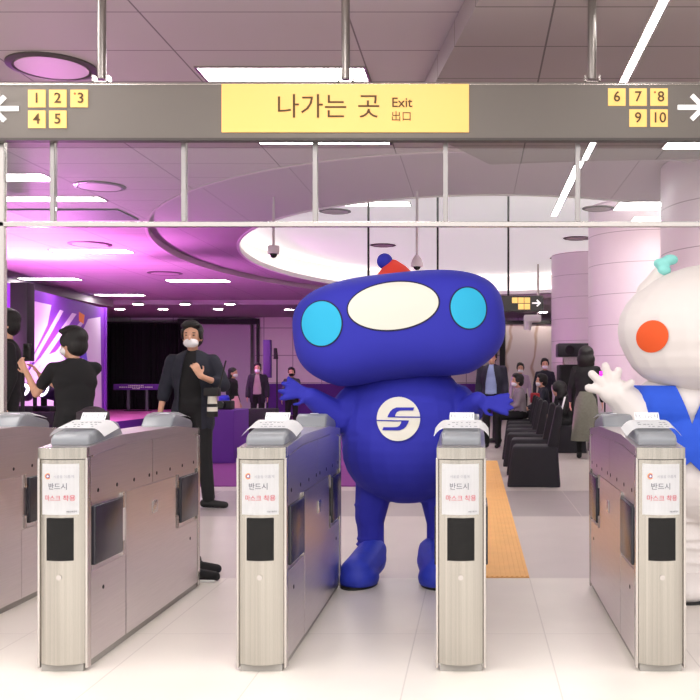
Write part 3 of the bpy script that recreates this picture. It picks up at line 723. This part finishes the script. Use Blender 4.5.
MB().cyl((.06, 0, .25), (.10, .1, .52), .008).build('strap', BLACK, e)
# photographer in the black t-shirt
person('man in black t-shirt seen from behind, holding up a phone', (-3.27, 7.85, 0), math.radians(-140), 1.60, hs=1.13,
       pose=dict(head=(.01, -.03, 1.60), elR=(.27, -.19, 1.17), wrR=(.30, -.38, 1.36), shR=(.18, -.03, 1.39), elL=(-.03, -.28, 1.17), wrL=(.18, -.40, 1.33)), sleeve='short', vox=.009,
       headrot=math.radians(30), hands={'R': dict(d=(.3, -.3, .7), n=(-.6, -.5, .2), curl=.9), 'L': dict(d=(.4, -.2, .7), n=(.6, -.2, .2), curl=.9)})
e = empty('phone', PX(27, 352, 8.1), math.radians(60), 'phone held up by the man in the black t-shirt', 'phone'); boxes('phone_case', BLACKGL, e, (-.036, .036, -.004, .004, -.07, .07), bev=.003); boxes('screen', mat('phone_screen', (120, 90, 150), .2, emit=.3), e, (-.032, .032, .004, .0055, -.064, .064), smooth=False)
b = MB(); b.ell((0, 0, -.03), (.13, .09, .10)); b.box(-.11, .11, -.06, .06, -.12, .03)
tag(b.build('shoulder_bag', mat('dark_bag', (52, 42, 50), .6), vox=.012, loc=PX(93, 415, 7.5)), 'dark bag hanging at the back of the man in black t-shirt', 'bag')
# dark figure by the left post
person('person in black standing beside the left steel post', (-4.58, 9.4, 0), math.radians(-60), 1.86, hair='short', mask=MASKB, sleeve='long')
# shoes beyond the gate
for k_, (px, py, Y, lab) in enumerate([(208, 570, 5.95, 'black shoe behind the gate, the higher one'), (206, 580, 5.72, 'black shoe with white sole behind the gate, the lower one')]):
    x = (px-475)*Y/F; e = empty('shoe', (x-.03, Y, 0), math.radians(-8), lab, 'shoe', 'pair of shoes behind the gate')
    b = MB(); b.cap((-.07, 0, .045), (.09, 0, .032), .040, .030); b.cap((-.07, 0, .05), (-.05, 0, .085), .042, .038); b.build('upper', BLKC, e, vox=.006)
    b = MB(); b.cap((-.08, 0, .012), (.095, 0, .012), .012); b.box(-.09, .10, -.036, .036, 0, .016); b.build('sole', mat('white_sole', (220, 216, 216), .6), e, vox=.006)
# distant people at left
person('woman with long black hair and pink skirt behind the purple table', (-4.85, 19.2, .013), math.radians(80), 1.42, top=BLKC, hair='long', legs='skirt', legm=mat('pink_cloth', (226, 160, 176), .8))
person('man in dark suit and white mask standing by the black case', (-4.98, 22, .013), .1, 1.55, top=mat('beige_shirt', (170, 155, 150), .8), jacket=(mat('dark_suit', (34, 32, 42), .8), 'long'), hem=.8)
person('man with black mask standing beside the purple wall, hidden by the blue glove', (-4.2, 22, .013), .0, 1.45, mask=MASKB, top=mat('grey_top', (60, 60, 72), .8))
# at right
person('man in navy suit with light blue shirt behind the blue glove', (.30, 17, 0), -.2, 1.72, top=mat('light_blue_shirt', (150, 165, 210), .8), jacket=(mat('navy_suit', (34, 32, 50), .8), 'long'), hem=.78, mask=None,
       pose=dict(shL=(-.2, 0, 1.39), shR=(.2, 0, 1.39)))
person('person in dark suit half hidden behind the blue costume', (-.62, 16.0, 0), .4, 1.66, top=mat('plum_cloth', (54, 36, 62), .8), mask=None)
person('man in lilac shirt and dark vest standing behind the seated guests', (1.04, 22, 0), 0, 1.56, top=mat('lilac_shirt', (186, 160, 186), .8), sleeve='long')
person('tall man in navy jacket standing behind the covered chairs', (1.60, 22, 0), 0, 1.66, top=mat('navy_jacket', (28, 28, 44), .8))
person('woman in tan coat beside the black loudspeaker', (2.02, 21.4, 0), .2, 1.5, top=mat('tan_coat', (164, 130, 108), .8), hem=.7, hair='long', legm=BLKC)
person('seated man in grey jacket and white mask', (.84, 18.35, .012), math.radians(-80), 1.72, base=SIT, top=mat('grey_jacket', (138, 126, 134), .8))
person('seated guest in dark coat behind the covered chairs', (1.36, 19.2, 0.012), math.radians(-88), 1.72, base=SIT, top=NAVY)
person('woman in black top and olive skirt seen from behind', (1.70, 14.7, 0), math.radians(170), 1.68, hair='bob', legs='skirt', legm=mat('olive_skirt', (112, 112, 100), .85, noise=.1, nscale=30), mask=None, sleeve='long', hem=.82,
       pose=dict(anL=(-.09, -.1, .085)))
person('seated woman in black with white sleeve stripes and red shoes', (1.53, 16.0, 0.0), math.radians(-86), 1.62, base=SIT, shoem=mat('red_shoes', (190, 44, 48), .5), hair='bob', mask=None, stripes=MASK,
       pose=dict(head=(0, -.14, 1.10), neck=(0, -.08, .97), knL=(-.09, -.38, .48), anL=(-.1, -.52, .085), anR=(.1, -.42, .085)))
tag(MB().box(-.09, .09, -.05, .05, -.1, .1, bev=.03).build('red_bag', mat('red_cloth', (170, 40, 48), .7), loc=PX(535, 398, 18.6)), 'small red bag among the seated guests', 'bag')

# ================================================================== CHAIRS (covered)
def make_chair():
    e = empty('covered_chair')
    CM = mat('black_chair_cover', (22, 18, 28), .8, noise=.1, nscale=12)
    b = MB()
    # skirt: wider at the floor
    for (x0, x1, y0, y1, z) in [(-.30, .30, -.29, .29, .005)]:
        lo = [(x0, y0), (x1, y0), (x1, y1), (x0, y1)]; hi = [(-.24, -.24), (.27, -.24), (.27, .24), (-.24, .24)]
        A = [b.bm.verts.new((*p, z)) for p in lo]; B = [b.bm.verts.new((*p, .455)) for p in hi]
        fs = [b.bm.faces.new(A[::-1]), b.bm.faces.new(B)]+[b.bm.faces.new((A[i], A[(i+1) % 4], B[(i+1) % 4], B[i])) for i in range(4)]
        bmesh.ops.bevel(b.bm, geom=list({q for f in fs for q in f.edges}), offset=.035, segments=4, affect='EDGES', profile=.5)
        for v in b.bm.verts:
            if v.co.z < .03: v.co.z = .004
    b.build('seat_cover', CM, e)
    MB().prism([(.15, .43), (.27, .40), (.33, .86), (.30, .92), (.25, .90)], 'Y', -.22, .22, bev=.025).build('back_cover', CM, e)
    return e
ch = make_chair()
ords = ['nearest', 'second', 'third', 'fourth', 'fifth', 'sixth', 'seventh']
for k_, (x, y) in enumerate([(.675, 11.0), (.71, 12.3), (.70, 13.5), (.72, 14.7), (.78, 15.9), (.82, 17.1), (.86, 18.35)]):
    c = ch if k_ == 0 else copy_tree(ch); c.location = (x, y, 0); c.rotation_euler = (0, 0, math.radians(-4))
    tag(c, 'black covered chair beside the ochre paving, %s of the row' % ords[k_], 'chair', 'black covered chairs in rows')
for k_, (x, y, lab) in enumerate([(1.55, 16.0, 'black covered chair under the woman with striped sleeves'), (1.38, 17.6, 'black covered chair behind the striped-sleeve woman'), (1.36, 19.2, 'black covered chair farthest back under the guest in dark coat')]):
    c = copy_tree(ch); c.location = (x, y, 0); c.rotation_euler = (0, 0, math.radians(-4)); tag(c, lab, 'chair', 'black covered chairs in rows')

# ================================================================== STAGE SIDE
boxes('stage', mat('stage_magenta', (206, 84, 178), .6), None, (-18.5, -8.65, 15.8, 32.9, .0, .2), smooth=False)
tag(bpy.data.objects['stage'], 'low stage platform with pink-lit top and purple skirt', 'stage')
o = boxes('stage_skirt', PURPLE, bpy.data.objects['stage'], (-8.65, -8.64, 15.8, 32.9, .012, .195), smooth=False)
# backdrop panel
bd = empty('stage_backdrop', (-9.1, 16.4, .2), 0, 'tall purple and white printed backdrop with ray stripes by the stage', 'backdrop')
p0 = Vector((-9.05, 16.0)); p1 = Vector((-10.05, 26.0)); dd = (p1-p0); Lb = dd.length; ang = math.atan2(dd.y, dd.x)
bd.location = (p0.x, p0.y, .2); bd.rotation_euler = (0, 0, ang)
PURB = mat('purple_print', (122, 48, 176), .6); PURD = mat('dark_purple_print', (74, 34, 116), .6); LILW = mat('lilac_white_print', (222, 208, 232), .6); ORG = mat('orange_print', (242, 150, 40), .6)
boxes('board', PURB, bd, (0, Lb, 0, .12, 0, 2.95), smooth=False)
def onb(px, py):     # pixel -> (along board, z) on the board front
    r = (px-475)/F; t = (p0.x-r*p0.y)/(r*dd.y-dd.x); Y = p0.y+t*dd.y; return (t*Lb, max(.01, (1.2-(py-380)*Y/F)-.2))
def bpoly(name, pts, m, d=.01): MB().prism([onb(*p) for p in pts], 'Y', -d, 0).build(name, m, bd, smooth=False)
bpoly('white_field', [(14, 297), (51, 305), (47, 325), (28, 365), (24, 420), (14, 425)], LILW)
bpoly('white_field', [(83, 330), (88, 319), (100, 317), (101.5, 420), (80, 425)], LILW)
bpoly('white_field', [(27, 372), (40, 358), (60, 350), (72, 372), (82, 422), (24, 430)], LILW, .008)
for pts in ([(60, 310), (63, 311), (34, 362), (30, 362)], [(72, 313), (76, 314), (40, 366), (36, 364)], [(80, 322), (83, 323), (45, 372), (42, 368)]): bpoly('ray_stripe', pts, LILW, .014)
bpoly('dark_ray', [(50, 330), (56, 324), (34, 360), (28, 372)], PURD, .012)
bpoly('dark_ray', [(62, 334), (68, 326), (42, 362), (38, 368)], PURD, .012)
bpoly('orange_mark', [(79, 312), (84, 315), (83, 324), (79, 321)], ORG, .016); bpoly('orange_mark', [(86, 385), (89, 384), (88, 395), (85, 396)], ORG, .016)
bpoly('violet_triangle', [(75, 352), (84, 340), (87, 362)], mat('violet_print', (96, 80, 200), .6), .016)
boxes('edge_frame', PURB, bd, (Lb, Lb+.12, -.05, .15, 0, 2.97), smooth=False)
# black curtain
cu = empty('stage_curtain', (0, 32.6, 0), 0, 'black pleated curtain across the back of the stage', 'curtain')
def cur(u, v):
    x = -13.3+3.6*u; return (x, .07*math.sin(u*150)*(.6+.4*math.sin(u*31))+.02*math.sin(u*400), .2+2.93*v)
MB().sheet(cur, 420, 2, .01).build('fabric', mat('black_curtain_cloth', (38, 34, 42), .85), cu)
boxes('rail', BLACK, cu, (-13.4, -9.65, -.04, .04, 3.12, 3.18), smooth=False)
# lilac projection wall right of the curtain
boxes('projection_screen', mat('lilac_screen', (190, 172, 196), .7), None, (-9.6, -7.7, 32.9, 32.98, .2, 3.1), smooth=False)
tag(bpy.data.objects['projection_screen'], 'large blank lilac panel on the back wall beside the curtain', 'panel')
# clear lectern with purple nameplate
le = empty('lectern', PX(137.5, 409, 31), 0, 'clear lectern with a purple title board in front of the black curtain', 'lectern'); le.location.z = .2
boxes('title_board', PURPLE, le, (-.74, .74, -.1, .25, .68, .87), bev=.01); [boxes('column', mat('clear_acrylic', (90, 84, 100), .15), le, q, smooth=False) for q in ((-.34, -.26, 0, .08, 0, .68), (.26, .34, 0, .08, 0, .68))]
boxes('foot', BLACK, le, (-.4, .4, -.1, .2, 0, .02), smooth=False)
b = MB()
for z_, n_, w_ in ((.82, 9, .045), (.77, 16, .055), (.725, 5, .04)):
    for k_ in range(n_): b.box((k_-n_/2)*w_*1.25, (k_-n_/2)*w_*1.25+w_*random.uniform(.5, 1), -.104, -.1, z_-.014, z_+.014)
b.build('print', WFELT, le, smooth=False)
# line speaker on pole
sp = empty('line_speaker', PX(22.5, 400, 14), 0, 'tall slim black column loudspeaker on a pole near the left edge', 'loudspeaker'); sp.location.z = .012
boxes('cabinet', mat('speaker_black', (26, 22, 30), .5), sp, (-.125, .125, -.12, .12, 1.46, 2.6), bev=.01); MB().cyl((0, 0, .02), (0, 0, 1.46), .03).build('pole', BLACK, sp)
MB().lathe([(.3, .0), (.3, .02), (.03, .05)], seg=24).build('base', BLACK, sp)
# moving heads on a case
mc = boxes('flight_case', BLACK, None, (-8.62, -7.62, 17.35, 18.05, .012, .62), bev=.01); tag(mc, 'black flight case carrying the two stage lamps', 'case')
def mhead(x, y, rz, label):
    e = empty('moving_head_lamp', (x, y, .62), rz, label, 'stage lamp', 'moving head lamps')
    boxes('base', BLACK, e, (-.2, .2, -.16, .16, 0, .1), bev=.01); boxes('yoke_arm', BLACK, e, (-.2, -.16, -.06, .06, .1, .42), bev=.01); boxes('yoke_arm', BLACK, e, (.16, .2, -.06, .06, .1, .42), bev=.01)
    MB().cyl((0, .14, .30), (0, -.14, .40), .12, .15, seg=28).build('head', mat('lamp_head', (38, 26, 58), .35), e)
    d = Vector((0, -.28, .10)).normalized(); b = MB(); c = Vector((0, -.141, .401))
    b.cyl(c, c+d*.006, .13, seg=28); b.build('ring_light', mat('ring_light', (255, 255, 255), .4, emit=3), e)
    b = MB(); b.cyl(c+d*.004, c+d*.012, .075, seg=28); b.build('lens', mat('lamp_lens', (40, 20, 80), .2), e)
mhead(-8.30, 17.7, .1, 'moving head lamp with a white ring light beside the speaker pole'); mhead(-7.85, 17.75, -.5, 'moving head lamp tucked behind the man in black t-shirt')
# purple table with equipment
tb = boxes('draped_table', PURPLE, None, (-3.98, -3.44, 13.7, 14.6, .012, .77), bev=.01); tag(tb, 'small table draped in purple behind the jacket man', 'table')
e = empty('camera_gear', (-3.66, 14.0, .77), 0, 'black camera gear lying on the purple draped table', 'camera'); boxes('body', BLACK, e, (-.12, .14, -.08, .08, 0, .13), bev=.02); MB().cyl((0, -.08, .07), (0, -.2, .07), .05).build('lens', BLACKGL, e)
tag(MB().lathe([(.10, 0), (.10, .86), (.07, .9)], seg=28).build('wrapped_stand', mat('shiny_blue_cloth', (34, 44, 190), .35), loc=(-4.78, 18.3, .012)), 'tall blue cloth-wrapped round stand beside the long-haired woman', 'stand')
ca = empty('equipment_case', (-4.23, 19.2, .012), 0, 'black equipment case standing left of the second whole gate', 'case'); boxes('shell', mat('case_black', (30, 26, 34), .6), ca, (-.27, .27, -.2, .2, 0, .62), bev=.015); boxes('handle', CHROME, ca, (-.06, .06, -.215, -.2, .38, .41), smooth=False)
boxes('corner_trim', CHROME, ca, (-.275, -.25, -.205, -.18, 0, .03), (.25, .275, -.205, -.18, 0, .03), smooth=False)
ps = empty('line_speaker', PX(267.5, 380, 23), 0, 'slim purple column loudspeaker on a pole by the tiled wall', 'loudspeaker'); ps.location.z = .012
boxes('cabinet', mat('deep_purple', (70, 30, 110), .5), ps, (-.09, .09, -.08, .08, 1.24, 2.15), bev=.01); MB().cyl((0, 0, .02), (0, 0, 1.24), .02).build('pole', BLACK, ps); MB().lathe([(.25, 0), (.25, .02), (.03, .04)], seg=20).build('base', BLACK, ps)
ls = empty('lamp_stand', PX(277, 380, 24), 0, 'thin black lamp stand with small lamp head by the tiled wall', 'lamp stand'); ls.location.z = .012
MB().cyl((0, 0, 0), (0, 0, 1.75), .018).build('pole', BLACK, ls); MB().cyl((-.03, 0, 1.72), (-.03, -.05, 1.98), .06, .04).build('lamp_head', BLACK, ls)
for k_ in range(3): MB().cyl((0, 0, .4), (.3*math.cos(k_*2.1), .3*math.sin(k_*2.1), .01), .012).build('leg', BLACK, ls)

# right side: loudspeaker, projector, pink light panel
sk = empty('loudspeaker', (2.22, 20.4, 0), 0, 'large black loudspeaker cabinet under the projector', 'loudspeaker')
boxes('cabinet', mat('speaker_black', (26, 22, 30), .5), sk, (-.46, .42, -.3, .3, 0, 1.52), bev=.02); boxes('grille', BLACK, sk, (-.42, .38, -.31, -.3, .05, 1.47), smooth=False)
pj = empty('projector', (2.05, 19.6+.5, 1.52), 0, 'black projector lying on top of the loudspeaker', 'projector')
boxes('housing', mat('projector_grey', (44, 42, 50), .4), pj, (-.34, .46, -.28, .28, .16, .44), bev=.03); MB().cyl((-.1, -.28, .3), (-.1, -.36, .3), .09).build('lens', BLACKGL, pj); boxes('foot', CHROME, pj, (-.2, .3, -.2, .2, 0, .16), smooth=False)
lp = empty('led_panel', (1.92, 14.2, 1.26), math.radians(-10), 'small glowing magenta light panel in front of the middle column', 'light panel')
b = MB(); b.box(-.09, .09, -.015, .015, -.08, .08); b.build('frame', BLACK, lp)
for i in range(3):
    for j in range(3): boxes('light_cell', mat('magenta_cell', (255, 60, 220), .5, emit=1.6), lp, (-.08+i*.055, -.032+i*.055, -.02, -.014, -.07+j*.05, -.03+j*.05), smooth=False)
MB().cyl((0, 0, -1.245), (0, 0, -.08), .012).build('pole', BLACK, lp); MB().lathe([(.16, -1.26), (.16, -1.24), (.015, -1.23)], seg=20).build('base', BLACK, lp)

# ================================================================== COSTUMED PERFORMERS (plain stand-ins)
mc_ = empty('costumed_performer', (-.415, 5.86, 0), 0, 'performer in a big padded royal blue costume standing between two gates', 'costumed performer')
b = MB()
b.ell((0, 0, .90), (.405, .29, .43)); b.ell((0, -.02, .78), (.395, .30, .33))
for sx_, kx in ((-1, -.225), (1, .205)):
    b.cap((kx*.85, 0, .60), (kx, .0, .36), .125, .095); b.cap((kx, 0, .36), (kx-.01*sx_, -.0, .15), .088, .078)
    for z, r in ((.44, .100), (.39, .094), (.20, .090), (.235, .086)): b.ell((kx, 0, z), (r, r, .018))
b.cap((-.30, -.02, 1.06), (-.40, -.10, .97), .13, .10); b.cap((-.40, -.10, .97), (-.55, -.20, 1.10), .10, .058)
b.cap((.30, -.02, 1.06), (.38, -.12, 1.02), .12, .09); b.cap((.38, -.12, 1.02), (.43, -.22, 1.08), .09, .055)
hand(b, (-.55, -.21, 1.115), (-.9, -.1, .22), (0, -1, .2), s=1.12, curl=.2, side=-1, r=.0165, fan=.46)
hand(b, (.44, -.23, 1.075), (1, -.1, -.12), (0, -1, .5), s=1.2, curl=.25, side=1, r=.0165, fan=.34)
b.build('body', BLUE, mc_, vox=.008, sm=8)
for kx, rz in ((-.235, -.25), (.205, .2)):
    b = MB(); M = Matrix.Translation((kx-.015, -.20, 0)) @ Matrix.Rotation(rz, 4, 'Z')
    b.cap(M @ Vector((0, -.085, .075)), M @ Vector((0, .13, .12)), .105, .105); b.cap(M @ Vector((0, .0, .09)), M @ Vector((0, .17, .16)), .105, .092); b.ell(M @ Vector((0, -.05, .05)), (.12, .16, .09))
    o = b.build('boot', BLUEL, mc_, vox=.009, sm=14); bm = bmesh.new(); bm.from_mesh(o.data)
    for v in bm.verts: v.co.z = max(v.co.z, .015)
    bm.to_mesh(o.data); bm.free()
    b = MB(); b.prism([(M @ Vector((.10*math.cos(a)*1.0, -.05+.155*math.sin(a), 0))).to_2d()[:] for a in [2*PI*i/32 for i in range(32)]], 'Z', .0005, .018); b.build('sole', BLACK, mc_)
# chest emblem on the torso
def torso_y(x, z): 
    q = 1-(x/.405)**2-((z-.90)/.43)**2; q2 = 1-(x/.395)**2-((z-.78)/.33)**2
    return min(-.29*math.sqrt(max(q, 0)), (-.02-.30*math.sqrt(q2)) if q2 > 0 else 0)
ER = .127; ec = (-.030, .975)
def disc(u, v, R=ER, off=.012, c=ec):
    a = 2*PI*u; r = R*v; x = c[0]+r*math.cos(a); z = c[1]+r*math.sin(a); return (x, torso_y(x, z)-off, z)
MB().sheet(disc, 48, 8).build('chest_emblem', WFELT, mc_)
def emb(pairs, sg_, off=.0165):
    n = len(pairs)-1
    def f(u, v):
        i = min(int(u*n), n-1); t = u*n-i; o = [pairs[i][0][k]*(1-t)+pairs[i+1][0][k]*t for k in (0, 1)]; q = [pairs[i][1][k]*(1-t)+pairs[i+1][1][k]*t for k in (0, 1)]
        x = ec[0]+sg_*ER*(o[0]*(1-v)+q[0]*v); z = ec[1]+sg_*ER*(o[1]*(1-v)+q[1]*v); return (x, torso_y(x, z)-off, z)
    MB().sheet(f, n*4, 4).build('emblem_stroke', BLUE, mc_, smooth=False)
stroke = [((-.49, .09), (-.15, .09)), ((-.45, .20), (-.13, .20)), ((-.36, .35), (-.06, .31)), ((-.24, .46), (.03, .36)), ((-.07, .52), (.12, .375)), ((.3, .52), (.3, .38)), ((.73, .52), (.68, .38))]
for sg_ in (1, -1): emb(stroke, sg_); emb([((-.49, .12), (-.49, .07)), ((.3, .11), (.3, .06)), ((1.0, .10), (1.0, .05))], sg_)
# padded head
HA, HB, HC, HN = .63, .36, .315, 3.0
hd = MB()
g = bmesh.ops.create_uvsphere(hd.bm, u_segments=96, v_segments=64, radius=1)
for v in hd.bm.verts:
    x, y, z = v.co; s = (abs(x)**HN+abs(y)**HN+abs(z)**HN)**(-1/HN); x *= s; y *= s; z *= s
    sag = -.035*(1-abs(abs(x)-.62)/.4) if z < 0 and abs(abs(x)-.62) < .4 else 0
    v.co = (x*HA, y*HB, z*HC+sag*(-z if z < 0 else 0))
head = hd.build('costume_head', BLUE, mc_); head.location = (-.035, -.10, 1.520); head.rotation_euler = (0, math.radians(-6), 0)
def hpatch(cx, cz, rx, rz_, m, name, off=.004, n=2.0):
    def f(u, v):
        a = 2*PI*u; ca, sa = math.cos(a), math.sin(a); k = (abs(ca)**n+abs(sa)**n)**(-1/n)
        x = cx+rx*v*ca*k; z = cz+rz_*v*sa*k; q = 1-abs(x/HA)**HN-abs(z/HC)**HN
        return (x, -HB*max(q, 0)**(1/HN)-off, z)
    return MB().sheet(f, 64, 10).build(name, m, head)
hpatch(.0, .10, .265, .145, DKLINE, 'panel_piping', .003); hpatch(.0, .10, .256, .136, WFELT, 'white_panel', .006)
hpatch(-.42, .045, .128, .135, DKLINE, 'patch_piping', .003); hpatch(-.42, .045, .120, .127, CYAN, 'cyan_patch', .006)
hpatch(.42, .045, .108, .125, DKLINE, 'patch_piping', .003); hpatch(.42, .045, .100, .117, CYAN, 'cyan_patch', .006)
b = MB(); b.lathe([(.13, .0), (.11, .03), (.07, .075), (.02, .115), (.005, .12)], c=(-.0, 0, .285), seg=32); cap_ = b.build('red_cap', mat('red_felt', (232, 66, 50), .7), head)
MB().ell((-.05, 0, .40), .048).build('pompom', BLUE, head)

# white costume
wc = empty('costumed_performer', (1.31, 5.38, 0), 0, 'performer in a big white plush costume with a blue vest at the right edge', 'costumed performer')
b = MB()
b.ell((0, 0, .82), (.40, .28, .42)); b.ell((-.02, 0, 1.06), (.44, .26, .20)); b.ell((0, 0, .62), (.38, .29, .26))
for kx in (-.17, .17):
    b.cap((kx, 0, .55), (kx, -.02, .30), .17, .145); b.cap((kx, -.02, .30), (kx, -.02, .14), .15, .14)
    for z, r in ((.46, .172), (.36, .165), (.27, .160), (.19, .155)): b.ell((kx, -.02, z), (r, r, .03), rot=(.15*(1 if z > .3 else -1), .1, 0))
b.cap((-.30, -.02, 1.06), (-.42, -.08, 1.02), .13, .115); b.cap((-.42, -.08, 1.02), (-.52, -.12, 1.12), .11, .085)
b.cap((.30, -.02, 1.06), (.48, -.08, .85), .12, .10); b.cap((.48, -.08, .85), (.5, -.2, .72), .1, .08)
W = Vector((-.565, -.14, 1.13)); b.ell(W, (.075, .05, .065), rot=(0, .4, 0))
for a_, L_ in ((168, .085), (137, .105), (104, .105), (74, .08)):
    d = Vector((math.cos(math.radians(a_)), -.15, math.sin(math.radians(a_)))); b.cap(W+d*.045, W+d*(.045+L_), .026, .024)
b.cap(W+Vector((.05, -.03, .01)), W+Vector((.10, -.05, .055)), .026, .023)
Wr = Vector((.5, -.24, .66)); b.ell(Wr, (.06, .05, .07))
for k_ in range(4): b.cap(Wr+Vector((-.035+.024*k_, -.01, -.04)), Wr+Vector((-.045+.03*k_, -.03, -.12)), .02, .018)
b.cap(Wr+Vector((-.05, 0, 0)), Wr+Vector((-.09, -.03, -.05)), .02, .018)
b.build('body', WCOST, wc, vox=.009, sm=4)
for kx in (-.17, .17):
    b = MB(); b.ell((kx, -.07, .06), (.17, .21, .10)); o = b.build('boot', WCOST, wc, vox=.01); bm = bmesh.new(); bm.from_mesh(o.data)
    for v in bm.verts: v.co.z = max(v.co.z, .012)
    bm.to_mesh(o.data); bm.free()
    MB().prism([(kx+.165*math.cos(a), -.07+.205*math.sin(a)) for a in [2*PI*i/32 for i in range(32)]], 'Z', .0005, .014).build('sole', BLACK, wc)
# vest: shell of the torso with V openings
b = MB(); b.ell((0, 0, .82), (.425, .305, .44)); b.ell((-.02, 0, 1.06), (.47, .285, .22)); b.ell((0, 0, .66), (.405, .315, .25)); b.cap((-.30, 0, 1.08), (.30, 0, 1.08), .14)
o = b.build('vest', VEST, wc, vox=.009, sm=4); bm = bmesh.new(); bm.from_mesh(o.data)
for co, no in (((-.152, 0, .966), (1, 0, .385)), ((-.152, 0, .966), (1, 0, -.385)), ((0, 0, 1.17), (0, 0, 1)), ((0, 0, .72), (0, 0, 1)), ((-.165, 0, .765), (1, 0, 1)), ((-.165, 0, .765), (1, 0, -1))):
    bmesh.ops.bisect_plane(bm, geom=bm.verts[:]+bm.edges[:]+bm.faces[:], plane_co=co, plane_no=no, dist=1e-6)
def keep(c):
    if c.z > 1.17 or c.z < .72: return False
    if c.y < 0 and c.z > .966 and abs(c.x+.152) < (c.z-.966)*.385: return False
    if c.y < 0 and c.z < .765 and abs(c.x+.165) < (.765-c.z): return False
    return True
bmesh.ops.delete(bm, geom=[f for f in bm.faces if not keep(f.calc_center_median())], context='FACES')
bmesh.ops.solidify(bm, geom=bm.faces[:], thickness=.012); bm.to_mesh(o.data); bm.free()
for z in (.60, .63, .66, .69): pass
b = MB(); b.ell((.0, 0, 0), (.60, .42, .375)); b.ell((0, -.0, -.10), (.56, .40, .28)); wh = b.build('costume_head', WCOST, wc, vox=.012, sm=6); wh.location = (.08, -.05, 1.475)
def wy(x, z): return min(-.42*math.sqrt(max(0, 1-(x/.60)**2-(z/.375)**2)), -.40*math.sqrt(max(0, 1-(x/.56)**2-((z+.1)/.28)**2)))
def chk(u, v): a = 2*PI*u; x = -.455+.074*v*math.cos(a); z = -.045+.085*v*math.sin(a); return (x, wy(x, z)-.004, z)
MB().sheet(chk, 40, 8).build('orange_patch', mat('orange_felt', (222, 84, 30), .75), wh)
b = MB(); b.ell((-.36, -.02, .37), (.045, .035, .03)); b.ell((-.31, -.02, .39), (.045, .035, .03)); b.ell((-.345, -.03, .33), (.04, .03, .028)); b.build('mint_pompom', mat('mint_felt', (140, 214, 208), .8), wh, vox=.008)
b = MB(); b.cap((-.42, .0, .20), (-.36, .0, .34), .08, .03); b.build('tuft', WCOST, wh, vox=.01)
